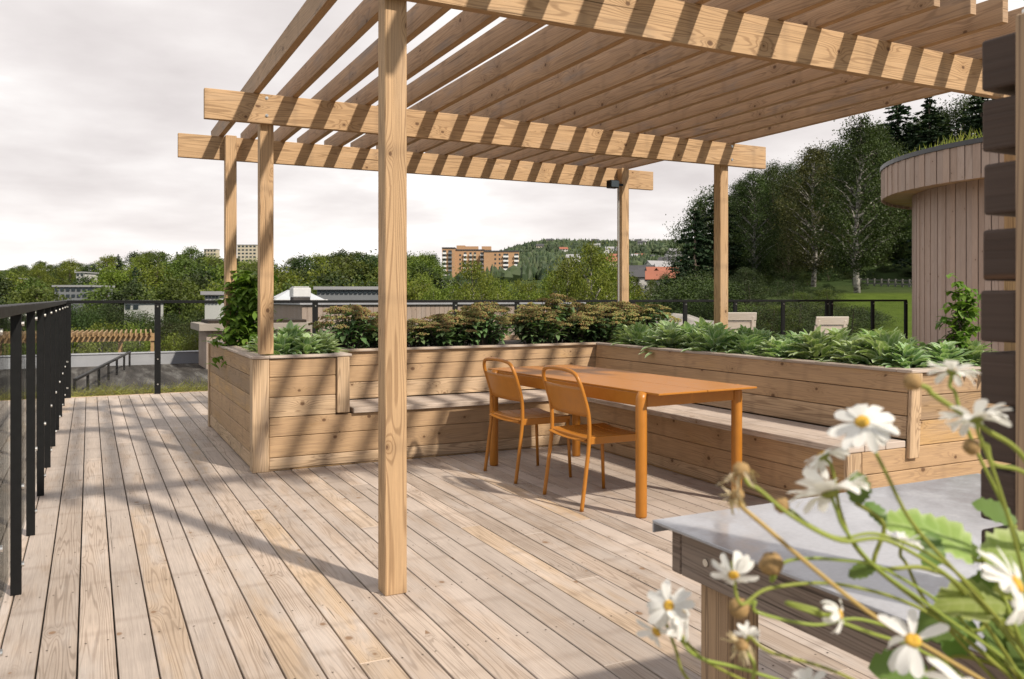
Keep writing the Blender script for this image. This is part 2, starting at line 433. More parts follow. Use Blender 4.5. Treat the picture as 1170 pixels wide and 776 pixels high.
# ------------------------------------------------------------------ pergola
def make_pergola():
    root = empty('pergola', (1.19, 6.5, 0)); org = Vector(root.location)
    tag(root, 'large timber pergola with slatted open roof over the corner bench and orange table', 'pergola')
    def fin(m, name, mat, **k):
        o = m.build(name, mat, root, **k); o.location = -org; return o
    zb, zt = 2.587, 2.806
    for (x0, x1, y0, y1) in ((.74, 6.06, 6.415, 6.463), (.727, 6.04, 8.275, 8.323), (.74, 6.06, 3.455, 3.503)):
        m = MB(); m.box(x0, x1, y0, y1, zb, zt, 'x'); m.mi[4] = 1; fin(m, 'beam', [M['beam'], M['underside_shade']], bevel=.003)
    for (x, y, zlo) in ((1.138, 6.466, .87), (1.128, 8.173, .80), (5.52, 6.466, .80), (5.52, 8.173, .80), (1.143, 3.506, 0), (5.52, 3.506, .80)):
        m = MB(); m.box(x, x+.1, y, y+.1, zlo, zt-.002 if y != 8.173 else zt-.002, 'z'); fin(m, 'post', M['beam'], bevel=.004)
    x = 1.082
    for k in range(17):
        y0 = 2.93+rnd.uniform(-.006, .006)
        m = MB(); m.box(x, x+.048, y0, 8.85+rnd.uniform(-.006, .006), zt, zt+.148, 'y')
        m.mi[4] = 1                          # underside in darker brown: shade put into the colour
        fin(m, 'rafter', [M['rafter'], M['underside_shade']], bevel=.002)
        x += .2832
    for (x, y) in ((1.178, 6.415), (5.62, 6.415), (1.19, 3.455), (5.6, 3.455)):
        for z in (2.777, 2.647):
            m = MB(); m.cyl((x, y, z), (x, y-.005, z), .012, 10); m.cyl((x, y-.005, z), (x, y-.010, z), .006, 6)
            fin(m, 'bolt', M['steel'])
make_pergola()

# ------------------------------------------------------------------ planter bench
def make_planter():
    root = empty('planter_bench', (1.1, 6.42, 0)); org = Vector(root.location)
    tag(root, 'timber planter box with built-in corner bench wrapping round the orange table', 'planter bench')
    def fin(m, name, mat=None, **k):
        o = m.build(name, mat or M['planter'], root, bevel=k.pop('bevel', .004), **k); o.location = -org; return o
    ZS = .44; ZT = .862; XL, YF, YB, XR, XE = 1.085, 6.415, 8.93, 4.357, 6.35
    YE = 3.45
    # left outer wall, horizontal boards
    zs = [0.012, .125, .27, .415, .56, .705, .838]
    m = MB()
    for a, b in zip(zs, zs[1:]): m.box(XL, XL+.03, YF+.11, YB, a+.002, b-.002, 'y')
    m.box(XL+.012, XL+.03, YF+.1, YB-.01, 0, .83, 'y'); fin(m, 'side_wall')
    m = MB()                                             # front of the left arm
    zq = [.40, .55, .70, .838]
    for a, b in zip(zq, zq[1:]): m.box(XL+.112, 1.70, YF, YF+.028, a+.002, b-.002, 'x')
    m.box(XL+.1, 1.70, YF+.01, YF+.026, .40, .83, 'x'); fin(m, 'front_wall')
    # bench fronts
    zf = [0.012, .10, .255, .40]
    m = MB()
    for a, b in zip(zf, zf[1:]):
        m.box(XL+.112, 3.87, YF, YF+.028, a+.002, b-.002, 'x')
    m.box(XL+.1, 3.87, YF+.01, YF+.026, 0, .39, 'x'); fin(m, 'bench_front')
    m = MB()
    for a, b in zip(zf, zf[1:]):
        m.box(3.87, 3.898, YE+.12, YF, a+.002, b-.002, 'y')
    m.box(3.88, 3.896, YE+.03, YF, 0, .39, 'y'); fin(m, 'bench_front')
    # seats: boards
    for (b0, b1, ax) in ((1.83, 3.86, 'x'), (YE-.0, 6.92, 'y')):
        m = MB()
        for k in range(3):
            if ax == 'x': m.box(b0, 3.835, YF-.03+k*.181, YF-.03+k*.181+.177, ZS-.04, ZS, 'x')
            else: m.box(3.84+k*.174, 3.84+k*.174+.170, b0, b1, ZS-.04, ZS, 'y')
        fin(m, 'seat', M['deck'])
    # leaning backrests
    hs = [.445, .585, .722, .848]
    lean = .03
    m = MB()
    for a, b in zip(hs, hs[1:]):
        ya = YF+.505+lean*(a-ZS)/.42; yb = YF+.505+lean*(b-ZS)/.42
        d = Vector((0, yb-ya, b-a)); n = Vector((0, d.z, -d.y)).normalized()
        m.par(((1.80+4.42)/2, (ya+yb)/2+.012, (a+b)/2), (1.31, 0, 0), n*.013, d*.5*.97)
    fin(m, 'backrest')
    m = MB()
    for a, b in zip(hs, hs[1:]):
        xa = XR+lean*(a-ZS)/.42; xb = XR+lean*(b-ZS)/.42
        d = Vector((xb-xa, 0, b-a)); n = Vector((d.z, 0, -d.x)).normalized()
        m.par(((xa+xb)/2+.012, (YE+.004+6.93)/2, (a+b)/2), (0, (6.93-YE-.004)/2, 0), n*.013, d*.5*.97)
    fin(m, 'backrest')
    # right arm end wall facing the viewer
    m = MB()
    for a, b in zip([.012, .13, .265], [.13, .265, .40]): m.box(3.99, XE, YE, YE+.028, a+.002, b-.002, 'x')
    zz = [.40, .55, .70, .838]
    for a, b in zip(zz, zz[1:]): m.box(4.405, XE, YE, YE+.028, a+.002, b-.002, 'x')
    m.box(3.95, XE, YE+.01, YE+.026, 0, .39, 'x'); m.box(4.44, XE, YE+.01, YE+.026, .39, .83, 'x'); fin(m, 'end_wall')
    m = MB(); m.box(3.872, 3.985, YE-.002, YE+.03, .0, .398, 'z'); fin(m, 'corner_board')
    # trims that follow the lean
    m = MB(); d = Vector((.03, 0, .505)); m.par((4.418, YE-.012, .335+.2525), d*.5, (.045, 0, 0), (0, .014, 0)); fin(m, 'trim_board')
    m = MB(); m.box(1.702, 1.80, YF-.026, YF+.40, .41, .84, 'z'); fin(m, 'trim_board')
    # corner boards
    for (x0, x1, y0, y1) in ((XL-.012, XL+.11, YF-.008, YF+.108), (XL-.012, XL+.06, YB, YB+.09)):
        m = MB(); m.box(x0, x1, y0, y1, 0, .84, 'z'); fin(m, 'corner_post')
    # caps
    m = MB(); m.box(XL-.02, XL+.11, YF-.02, YB+.1, .842, ZT, 'y'); m.box(XL+.112, 1.82, YF-.02, YF+.09, .842, ZT, 'x')
    m.box(1.725, 1.82, YF+.092, YF+.53, .842, ZT, 'y')
    m.box(1.822, 4.375, YF+.50, YF+.60, .842, ZT, 'x'); m.box(4.375, 4.475, YE+.082, YF+.60, .842, ZT, 'y')
    m.box(4.375, XE, YE-.03, YE+.08, .842, ZT, 'x'); fin(m, 'cap', M['deck'])
    # back walls
    m = MB(); m.box(XL+.05, XE, YB, YB+.03, 0, .86, 'x'); m.box(XE, XE+.03, YE, YB+.03, 0, .86, 'y'); fin(m, 'back_wall')
    # soil
    m = MB(); m.box(XL+.03, XE, YF+.56, YB, .70, .80); m.box(XL+.03, 1.71, YF+.04, YF+.56, .70, .80); m.box(4.44, XE, YE+.03, YF+.56, .70, .80)
    fin(m, 'soil', M['soil'], bevel=0)
make_planter()

# ------------------------------------------------------------------ railings
def railing(name, a, b, stops, label, zt=1.265, glass_side=1, z0=0.0, gl=True, pw=.038):
    a, b = Vector(a), Vector(b); d = (b-a).normalized(); n = Vector((-d.y, d.x, 0))*glass_side
    root = empty(name, a); tag(root, label, 'railing'); org = Vector(a)
    L = (b-a).length
    def fin(m, nm, mat, **k):
        o = m.build(nm, mat, root, **k); o.location = -org; return o
    m = MB(); c = (a+b)/2; m.par((c.x, c.y, zt-.021), d*(L/2), n*.027, (0, 0, .021)); fin(m, 'handrail', M['black'], bevel=.004)
    for s_ in stops:
        p = a+d*s_
        m = MB(); m.par((p.x, p.y, (z0+zt-.042)/2), (0, 0, (zt-.042-z0)/2), d*pw, n*.021)
        
        post = fin(m, 'post', M['black'], bevel=.002)
        if gl:
            for z in (.13, .47, 1.18):
                mb = MB(); q = p-n*.0215+Vector((0, 0, z0+z)); mb.cyl(q, q-n*.010, .011, 10); mb.build('bolt', M['steel'], post).location = (0, 0, 0)
    if gl:
        for s0, s1 in zip(stops, stops[1:]):
            if s1-s0 < .2: continue
            m = MB(); p0 = a+d*(s0+.025)+n*.03; p1 = a+d*(s1-.025)+n*.03; c = (p0+p1)/2
            m.par((c.x, c.y, (z0+.07+zt-.05)/2), (p1-p0)/2, n*.004, (0, 0, (zt-.05-z0-.07)/2)); fin(m, 'glass_panel', M['glass'])
    return root
railing('glass_railing', (-.285, -2.0, 0), (-.285, 12.35, 0), [6.25+1.03*k-6.18 for k in range(14)]+[14.33],
        'black railing with glass panels running along the left edge of the deck', pw=.012)
xs_ = [-.25, .826, 1.9, 2.96, 4.07, 5.18, 6.28, 7.42, 8.57, 9.72, 10.9, 12.1, 13.28, 13.40, 14.59, 15.6]
railing('glass_railing', (-.285, 12.35, 0), (15.62, 12.35, 0), [x+.285 for x in xs_],
        'black railing with glass panels across the far edge of the deck')
a_, b_ = Vector((-.2, 14.6, 0)), Vector((.85, 21.6, 0))
railing('low_roof_railing', a_, b_, [0, 1.2, 2.4, 3.6, 4.8, 6.0, 7.0], 'black metal railing on the lower dark roof beyond the glass', zt=.06, z0=-.3, gl=False, pw=.02)

# ------------------------------------------------------------------ orange table and chairs
def make_table():
    root = empty('dining_table', (3.235, 5.02, 0), R(3.6)); tag(root, 'long orange metal dining table with thin plate top in front of the bench', 'table')
    X, Y0, Y1 = .385, -1.03, 1.03
    m = MB()
    m.box(-X+.02, .012, Y0, Y1, .728, .740, 'y'); m.box(.016, X+.04, Y0, Y1, .728, .740, 'y')
    m.build('tabletop', M['orange'], root, bevel=.002)
    m = MB()
    for x in (-X+.03, X-.03):
        m = MB(); m.box(x-.012, x+.012, Y0+.16, Y1-.16, .648, .727, 'y'); m.build('apron', M['orange'], root, bevel=.003)
    for y in (Y0+.135, Y1-.135):
        m = MB(); m.box(-X+.035, X-.035, y-.012, y+.012, .648, .727, 'x'); m.build('apron', M['orange'], root, bevel=.003)
    for x in (-X, X):
        for y in (Y0+.135, Y1-.135):
            m = MB(); m.tube([(x, y, 0), (x, y, .012), (x, y, .70), (x+(.014 if x < 0 else -.014), y, .735)], [.030, .034, .034, .028], 24)
            m.build('leg', M['orange'], root, smooth=True)
make_table()

def arc(pts, n=8, closed=False):
    """Catmull-Rom through the points"""
    pts = [Vector(p) for p in pts]; out = []
    for i in range(len(pts)-1):
        p0 = pts[max(i-1, 0)]; p1 = pts[i]; p2 = pts[i+1]; p3 = pts[min(i+2, len(pts)-1)]
        for k in range(n):
            t = k/n
            out.append(.5*((2*p1)+(p2-p0)*t+(2*p0-5*p1+4*p2-p3)*t*t+(3*p1-p0-3*p2+p3)*t**3))
    out.append(pts[-1]); return out

def make_chair():
    # faces +X; origin at the middle of the footprint
    root = empty('metal_chair', (0, 0, 0))
    r = .0125
    # one continuous tube: rear leg, up, round the arch, down, other rear leg
    def side(s): return [(-.235, s*.245, 0), (-.205, s*.244, .22), (-.18, s*.242, .43), (-.185, s*.242, .58), (-.218, s*.242, .70), (-.243, s*.238, .775), (-.256, s*.208, .826)]
    pts = side(1)+[(-.264, .135, .846), (-.268, 0, .852), (-.264, -.135, .846)]+list(reversed(side(-1)))
    m = MB(); m.tube(arc(pts, 6), r, 12); m.build('back_frame', M['orange'], root, smooth=True)
    for s in (1, -1):
        m = MB(); m.tube([(.215, s*.24, 0), (.195, s*.232, .42)], [.011, .0125], 12); m.build('leg', M['orange'], root, smooth=True)
    # backrest sheet, curved between the tubes
    m = MB(); vs = []; fs = []
    NY, NZ = 14, 6
    for layer in (0, 1):
        for j in range(NZ+1):
            z = .565+.185*j/NZ
            tx = -.183-(.055*max(0, (z-.58))/.17)
            hw = .236
            for i in range(NY+1):
                y = -hw+2*hw*i/NY
                zz = z-(.018*(1-(2*i/NY-1)**2) if j == 0 else 0)*0
                vs.append((tx-.028*(1-(y/.236)**2)+layer*.004, y, zz))
    W = NY+1; N1 = W*(NZ+1)
    for j in range(NZ):
        for i in range(NY):
            a = j*W+i
            fs.append((a, a+W, a+W+1, a+1)); fs.append((N1+a, N1+a+1, N1+a+W+1, N1+a+W))
    for i in range(NY):
        fs.append((i, i+1, N1+i+1, N1+i)); a = NZ*W+i; fs.append((a, N1+a, N1+a+1, a+1))
    m.add(vs, fs); m.build('backrest', M['orange'], root, smooth=True)
    # seat: slatted, dished sheet with a side skirt
    m = MB(); ns = 5
    def dish(x, y): return .448-.014*(1-(y/.24)**2)-.004*math.sin((x+.2)/.42*math.pi)+(-.02*max(0, (-x-.15)/.06)**2 if x < -.15 else 0)
    edges = [-.215, -.13, -.045, .04, .125, .215]
    for a, b in zip(edges, edges[1:]):
        a2, b2 = a+.003, b-.003
        vs = []; n = 12
        for y in [(-.228+.456*i/n) for i in range(n+1)]:
            for x in (a2, b2):
                z = dish(x, y); vs.append((x, y, z)); vs.append((x, y, z-.004))
        fs = []
        for i in range(n):
            o = i*4
            fs += [(o, o+2, o+6, o+4), (o+1, o+5, o+7, o+3), (o, o+4, o+5, o+1), (o+2, o+3, o+7, o+6)]
        m.add(vs, fs)
    m.build('seat', M['orange'], root)
    m = MB()
    for s in (1, -1):
        m.box(-.19, .215, s*.235-.004, s*.235+.004, .398, .444, 'x')
    m.box(.205, .213, -.22, .22, .405, .436, 'y'); m.box(-.188, -.18, -.22, .22, .405, .436, 'y')
    m.build('seat_frame', M['orange'], root, bevel=.003)
    return root
ch = make_chair(); ch.location = (2.885, 5.49, 0); ch.rotation_euler.z = R(1)
tag(ch, 'orange metal chair at the table, the farther one beside the bench corner', 'chair', 'orange chairs at the table')
c2 = copy_tree(ch); c2.location = (2.905, 4.615, 0); c2.rotation_euler.z = R(-1.5)
tag(c2, 'orange metal chair at the table, the one nearer the corner leg', 'chair', 'orange chairs at the table')

# ------------------------------------------------------------------ grey topped table, right foreground
def make_slab():
    root = empty('outdoor_side_table', (1.9, .9, 0)); org = Vector(root.location)
    tag(root, 'dark timber work table with glossy grey slab top behind the daisies', 'table')
    def fin(m, name, mat, **k):
        o = m.build(name, mat, root, **k); o.location = -org; return o
    m = MB(); m.box(1.245, 2.49, .3, 1.711, .734, .742); m.box(1.245, 2.49, 1.705, 1.711, .712, .7335)
    fin(m, 'slab_top', M['slab'], bevel=.0015)
    m = MB(); m.box(1.29, 1.325, .34, 1.655, .615, .732, 'y'); fin(m, 'apron', M['apron'], bevel=.003)
    m = MB(); m.box(1.29, 2.48, 1.657, 1.692, .615, .732, 'x'); fin(m, 'apron', M['apron'], bevel=.003)
    for x in (1.327, 2.37):
        for y in (1.53, .40):
            m = MB(); m.box(x, x+.098, y, y+.098, 0, .731, 'z'); fin(m, 'leg', M['tleg'], bevel=.004)
    for y in (1.56, 1.50):
        m = MB(); z = .672 if y == 1.56 else .70
        m.cyl((1.29, y, z), (1.286, y, z), .009, 12); fin(m, 'bolt', M['steel'])
make_slab()

# ------------------------------------------------------------------ dark timber screen
def make_screen():
    k = .5535
    root = empty('timber_rack', (1.44, .92, .742)); org = Vector(root.location)
    tag(root, 'rack of stacked dark square timbers on a pale post at the right edge', 'rack')
    for t in [47, 116, 188, 263, 332, 402, 466, 534, 604]:
        zt = H+(HY-t)/F*2.71*k; zb = zt-.163*k
        m = MB(); m.box(1.417+rnd.uniform(-.006, .006), 1.56, .900, .9675, zb, zt, 'x')
        o = m.build('timber', M['dark_timber'], root, bevel=.006); o.location = -org
        o.modifiers['bevel'].segments = 3
    m = MB(); m.box(1.385, 1.44, .83, .886, .743, 1.765, 'z'); o = m.build('post', M['tleg'], root, bevel=.003); o.location = -org
    m = MB(); m.box(1.45, 1.53, .888, .8985, .743, 1.75, 'z'); o = m.build('batten', M['dark_timber'], root, bevel=.002); o.location = -org
    m = MB(); m.cyl((1.40, .875, 1.765), (1.40, .875, 1.773), .007, 8); o = m.build('bolt', M['steel'], root); o.location = -org
make_screen()

# ------------------------------------------------------------------ lamp on the far right post
def make_lamp():
    c = Vector((5.44, 8.16, 2.60)); root = empty('floodlight', c); tag(root, 'small black floodlight fixed high on the far right pergola post', 'floodlight')
    m = MB(); m.box(-.125, -.005, -.06, .03, -.045, .045); m.build('housing', M['black'], root, bevel=.006)
    m = MB(); m.box(-.115, -.015, -.066, -.061, -.036, .036); m.build('lens', M['glasswin'], root, bevel=.002)
    m = MB(); m.box(-.004, .078, -.02, .0, -.012, .012); m.build('bracket', M['black'], root)
    m = MB(); m.tube(arc([(0, .01, .0), (.03, .02, .03), (.055, .04, .0), (.058, .05, -.1), (.058, .05, -1.75)], 5), .009, 8); m.build('conduit', M['cable'], root, smooth=True)
make_lamp()

# ------------------------------------------------------------------ leaf builders
def leaf_strip(m, base, d, up, L, W, curl=.3, n=5, fold=.25, wav=0, prof=None):
    """a lens-shaped, folded, drooping leaf; uv = (along, across -1..1)"""
    d = d.normalized(); side = d.cross(up)
    if side.length < 1e-4: side = d.cross(Vector((1, .2, 0)))
    side.normalize(); nrm = side.cross(d).normalized()
    p = Vector(base); vs = []; us = []
    dirv = d.copy(); step = L/n
    for i in range(n+1):
        t = i/n
        w = W*.5*(prof(t) if prof else math.sin(math.pi*min(1, .06+t*.94)**.8)**.8)
        w = max(w, W*.02)
        for s in (-1, 0, 1):
            off = nrm*(fold*w*abs(s)+wav*W*math.sin(t*14+s*2)*abs(s))
            vs.append(p+side*(w*s)+off); us.append((t, float(s)))
        ang = -curl/n
        q = Matrix.Rotation(ang, 3, side); dirv = q @ dirv; nrm = q @ nrm
        p = p+dirv*step
    fs = []; uvs = []
    for i in range(n):
        for s in (0, 1):
            a = i*3+s; f = (a, a+1, a+4, a+3); fs.append(f); uvs.append([us[j] for j in f])
    m.add(vs, fs, uvs)

def rosette(seed, nleaf=46, Lm=.15, Wm=.05, spread=1.0, tall=.7):
    r = random.Random(seed); m = MB()
    for k in range(nleaf):
        a = k*2.39996+r.uniform(-.3, .3); t = k/nleaf
        el = R(22+72*t*tall+r.uniform(-10, 10))
        d = Vector((math.cos(a)*math.cos(el), math.sin(a)*math.cos(el), math.sin(el)))
        b = Vector((math.cos(a)*.05*(1-t)*spread*1.8, math.sin(a)*.05*(1-t)*spread*1.8, .01+.09*t+r.uniform(0, .02)))
        L = Lm*r.uniform(.75, 1.2)*(1-.25*t)
        leaf_strip(m, b, d, Vector((0, 0, 1)), L, Wm*r.uniform(.8, 1.15), curl=r.uniform(.3, 1.1), fold=r.uniform(.15, .5), wav=.04)
    return m

# lamb's ear along the right arm, and in the left corner
ros = [rosette(i, 72+i*3, .118, .047).build('foliage', M['stachys'], None, smooth=True) for i in range(5)]
for o in ros: col.objects.unlink(o)
def plant_copy(src, name, loc, sc, label, cat, group=None):
    o = src.copy(); o.name = name; col.objects.link(o); o.location = loc; o.scale = (sc, sc, sc*rnd.uniform(.9, 1.15)); o.rotation_euler = (rnd.uniform(-.16, .16), rnd.uniform(-.16, .16), rnd.uniform(0, 6.28))
    tag(o, label, cat, group); return o
for i, y in enumerate([3.62, 3.86, 4.12, 4.38, 4.64, 4.92, 5.18, 5.46, 5.74, 6.02, 6.3, 6.6, 6.9]):
    for j, x in enumerate((4.62, 4.88, 5.16)):
        plant_copy(ros[(i*3+j*2) % 5], 'lambs_ear', (x+rnd.uniform(-.06, .06)+(.03 if i > 10 else 0), y+rnd.uniform(-.07, .07), .80), rnd.uniform(1.05, 1.5),
                   "silvery green lamb's ear clump in the row behind the right bench backrest", 'plant', "lamb's ear in the right planter arm")
for i, (x, y, s) in enumerate([(1.36, 6.72, 1.2), (1.52, 6.66, 1.25), (1.66, 6.8, 1.3), (1.3, 7.05, 1.2), (1.5, 7.0, 1.4), (1.75, 7.1, 1.3), (1.36, 7.4, 1.2), (1.6, 7.35, 1.3)]):
    plant_copy(ros[i % 5], 'lambs_ear', (x, y, .80), s, "silvery green lamb's ear clump in the planter corner by the left post", 'plant', "lamb's ear in the left planter corner")

# bronze headed shrubs
def shrub_mesh(seed, Rr=.30, Hh=.42):
    r = random.Random(seed); m = MB(); h = MB(); st = MB()
    for k in range(34):
        a = r.uniform(0, 6.28); q = math.sqrt(r.random())*Rr
        top = Vector((math.cos(a)*q, math.sin(a)*q, Hh*(1-.35*(q/Rr)**2)*r.uniform(.78, 1.06)))
        base = Vector((top.x*.25, top.y*.25, 0))
        mid = (base+top)/2+Vector((0, 0, .02))
        st.tube([base, mid, top], [.006, .005, .003], 5, caps=False)
        for j in range(9):
            t = r.uniform(.25, .92); b = base.lerp(top, t); aa = r.uniform(0, 6.28)
            d = Vector((math.cos(aa), math.sin(aa), r.uniform(-.1, .6)))
            leaf_strip(m, b, d, Vector((0, 0, 1)), r.uniform(.08, .13), r.uniform(.035, .055), curl=r.uniform(.2, .9), n=4, fold=.25)
        # flat seed head
        rr = r.uniform(.045, .075)
        tilt = Vector((top.x*.8, top.y*.8, 1)).normalized()
        for j in range(60):
            aa = r.uniform(0, 6.28); qq = math.sqrt(r.random())*rr
            c = top+Vector((math.cos(aa)*qq, math.sin(aa)*qq, .018*(1-(qq/rr)**2)+r.uniform(-.008, .006)))-Vector((0, 0, 1))*0
            c += (tilt-Vector((0, 0, 1)))*qq*math.cos(aa)*.3
            s = r.uniform(.006, .011); ax = Vector((r.uniform(-1, 1), r.uniform(-1, 1), r.uniform(-1, 1))).normalized()
            b1 = ax.orthogonal().normalized()*s; b2 = ax.cross(b1).normalized()*s
            vs = [c+b1, c+b2, c-b1, c-b2, c+ax*s, c-ax*s*.6]
            h.add(vs, [(0, 1, 4), (1, 2, 4), (2, 3, 4), (3, 0, 4), (1, 0, 5), (2, 1, 5), (3, 2, 5), (0, 3, 5)])
    return m, h, st
shr = []
for i in range(4):
    root = empty('bronze_headed_shrub'); m, h, st = shrub_mesh(50+i)
    m.build('foliage', M['shrub'], root, smooth=True); h.build('flower_heads', M['heads'], root); st.build('stems', M['bark'], root)
    shr.append(root)
spots = [(2.05, 7.38, 1.0), (2.95, 7.35, 1.0), (3.38, 7.35, .95), (3.62, 7.75, 1.0), (3.92, 7.3, 1.0), (4.25, 7.5, 1.08), (4.6, 7.75, 1.0),
         (4.72, 7.32, 1.05), (5.02, 7.62, 1.1), (5.3, 7.3, 1.0), (3.15, 7.75, .9), (2.5, 7.6, .8), (5.3, 7.8, 1.0), (2.6, 8.2, .8), (4.35, 8.2, .95), (2.3, 7.6, .7), (2.72, 7.45, .9), (3.2, 7.45, .9), (4.05, 7.6, .95), (4.45, 7.4, .9), (4.85, 7.7, .95)]
used = set()
for i, (x, y, s) in enumerate(spots):
    k = i % 4
    o = shr[k] if k not in used else copy_tree(shr[k]); used.add(k)
    o.location = (x, y, .79); o.scale = (s, s, s*rnd.uniform(.78, 1.12)); o.rotation_euler.z = rnd.uniform(0, 6.28)
    if i == 0: tag(o, 'bronze headed leafy shrub just right of the left planter corner, beside the lamb\'s ear', 'shrub', 'bronze headed shrubs in the back planter')
    else: tag(o, 'leafy green shrub with flat bronze and olive flower heads behind the back bench', 'shrub', 'bronze headed shrubs in the back planter')

# climbers
def climber(name, path, n, spread, label, seed, Ls=.075):
    r = random.Random(seed); root = empty(name, path[0]); org = Vector(path[0]); tag(root, label, 'climbing plant')
    pts = arc(path, 6); m = MB(); st = MB()
    for s in range(4):
        q = [p+Vector((r.uniform(-.05, .05), r.uniform(-.05, .05), 0))-org for p in pts]; st.tube(q, .005, 5, caps=False)
    for k in range(n):
        t = r.random(); p = pts[int(t*(len(pts)-1))]
        sp = spread*(1.15-.55*t)
        c = p+Vector((r.gauss(0, sp*.45), r.gauss(0, sp*.45), r.gauss(0, .06)))
        for j in range(3):
            a = r.uniform(0, 6.28); d = Vector((math.cos(a), math.sin(a), r.uniform(-.7, .4)))
            leaf_strip(m, c-org, d, Vector((0, 0, 1)), Ls*r.uniform(.7, 1.2), Ls*.62*r.uniform(.8, 1.1), curl=r.uniform(.1, .8), n=3, fold=.2)
    m.build('foliage', M['vine'], root, smooth=True); st.build('stem', M['bark'], root)
climber('climbing_vine', [(1.26, 8.05, .80), (1.28, 8.08, 1.05), (1.3, 8.12, 1.28), (1.3, 8.15, 1.48)], 520, .27, 'leafy green vine climbing the far left pergola post', 3, .085)
climber('climbing_vine', [(5.02, 3.66, .82), (5.08, 3.66, 1.0), (5.14, 3.66, 1.2), (5.2, 3.66, 1.33)], 240, .15, 'leafy green vine at the right end of the planter beside the dark screen', 4, .06)
m_ = None

# ------------------------------------------------------------------ loungers
def lounger():
    root = empty('wooden_lounger')
    m = MB()
    for k in range(5):
        z = .42+k*.115; x = -.35-.25*k/4
        m.par((0, x*-1*-1, z+.05), (.30, 0, 0), (0, .010, .004), (0, -.018, .050))
    m.build('backrest', M['lounger'], root, bevel=.003)
    m = MB()
    for k in range(8): m.box(-.30, .30, -.30+k*.12, -.30+k*.12+.105, .37, .39, 'x')
    m.build('seat', M['lounger'], root, bevel=.003)
    for x in (-.27, .27):
        for y in (-.25, .55):
            m = MB(); m.box(x-.03, x+.03, y-.03, y+.03, 0, .369, 'z'); m.build('leg', M['lounger'], root, bevel=.003)
    for x in (-.24, .24):
        m = MB(); m.par((x, -.46, .64), (0, -.14, .30), (.02, 0, 0), (0, .018, .008)); m.build('back_post', M['lounger'], root, bevel=.003)
    return root
lg = lounger(); p = P(850, 365, 12); lg.location = (p.x+.1, p.y+.35, .05); lg.rotation_euler.z = R(-28)
tag(lg, 'pale slatted wooden lounger beyond the planter, the left one by the right pergola post', 'lounger', 'loungers beyond the planter')
lg.scale = (.78, .72, 1.06)
l2 = copy_tree(lg); p = P(950, 364, 11.6); l2.location = (p.x+.1, p.y+.35, 0); l2.rotation_euler.z = R(-20)
tag(l2, 'pale slatted wooden lounger beyond the planter, the right one near the curved building', 'lounger', 'loungers beyond the planter')

# ------------------------------------------------------------------ curved building
def curved():
    C = Vector((17.68, 9.48, 0)); root = empty('curved_building', C)
    tag(root, 'round pavilion clad in vertical pinkish boards with overhanging grass roof', 'building')
    def ring_boards(m, rad, z0, z1, w, th=.022):
        n = int(2*math.pi*rad/w)
        for k in range(n):
            a = 2*math.pi*k/n; rr = rad+(0 if k % 2 else .012)
            c = Vector((math.cos(a)*rr, math.sin(a)*rr, (z0+z1)/2))
            t = Vector((-math.sin(a), math.cos(a), 0)); nn = Vector((math.cos(a), math.sin(a), 0))
            m.par(c, (0, 0, (z1-z0)/2), t*(w/2-.005), nn*th/2)
    def core(m, rad, z0, z1, n=96):
        vs = [(math.cos(2*math.pi*k/n)*rad, math.sin(2*math.pi*k/n)*rad, z) for z in (z0, z1) for k in range(n)]
        fs = [(k, (k+1) % n, n+(k+1) % n, n+k) for k in range(n)]+[tuple(range(n, 2*n)), tuple(reversed(range(n)))]
        m.add(vs, fs)
    m = MB(); ring_boards(m, 3.40, -.02, 3.42, .128); m.build('wall', M['clad'], root, bevel=.003)
    m = MB(); core(m, 3.375, -.3, 3.40); m.build('wall_lining', M['under'], root)
    m = MB(); ring_boards(m, 4.0, 3.36, 3.96, .15); m.build('fascia', M['clad'], root, bevel=.003)
    # soffit ring of boards
    m = MB(); n = 150
    for k in range(n):
        a = 2*math.pi*(k+.5)/n; c = Vector((math.cos(a)*3.70, math.sin(a)*3.70, 3.43)); t = Vector((-math.sin(a), math.cos(a), 0)); nn = Vector((math.cos(a), math.sin(a), 0))
        m.par(c, nn*.29, t*.075, (0, 0, .008))
    m.build('soffit', M['soffit'], root)
    m = MB(); core(m, 3.975, 3.44, 3.955); m.build('roof_deck', M['under'], root)
    m = MB(); n = 120
    for r0, r1, z0, z1 in ((3.93, 4.045, 3.962, 4.045),):
        vs = []
        for rr, z in ((r1, z0), (r1, z1), (r0, z1), (r0, z0)):
            vs += [(math.cos(2*math.pi*k/n)*rr, math.sin(2*math.pi*k/n)*rr, z) for k in range(n)]
        fs = []
        for q in range(4):
            q2 = (q+1) % 4
            fs += [(q*n+k, q*n+(k+1) % n, q2*n+(k+1) % n, q2*n+k) for k in range(n)]
        m.add(vs, fs)
    m.build('roof_edge', M['flash'], root, smooth=False)
    m = MB(); core(m, 3.92, 3.958, 4.02); m.build('turf', M['soil'], root)
    m = MB(); r = random.Random(9)
    for k in range(5200):
        a = r.uniform(2.2, 5.6); q = 3.88*math.sqrt(r.random()); 
        if q < 1.5: continue
        p = Vector((math.cos(a)*q, math.sin(a)*q, 4.02)); tall = mnoise.noise(Vector((p.x*1.1, p.y*1.1, 2)))
        hh = r.uniform(.08, .2)+max(0, tall)*.38*r.random()
        d = Vector((r.gauss(0, .3), r.gauss(0, .3), 1))
        leaf_strip(m, p, d, Vector((1, .3, 0)), hh, .012, curl=r.uniform(-.8, .8), n=3, fold=.1)
    o = m.build('roof_grass', M['lawn_blade'], root); o['kind'] = 'stuff'
curved()

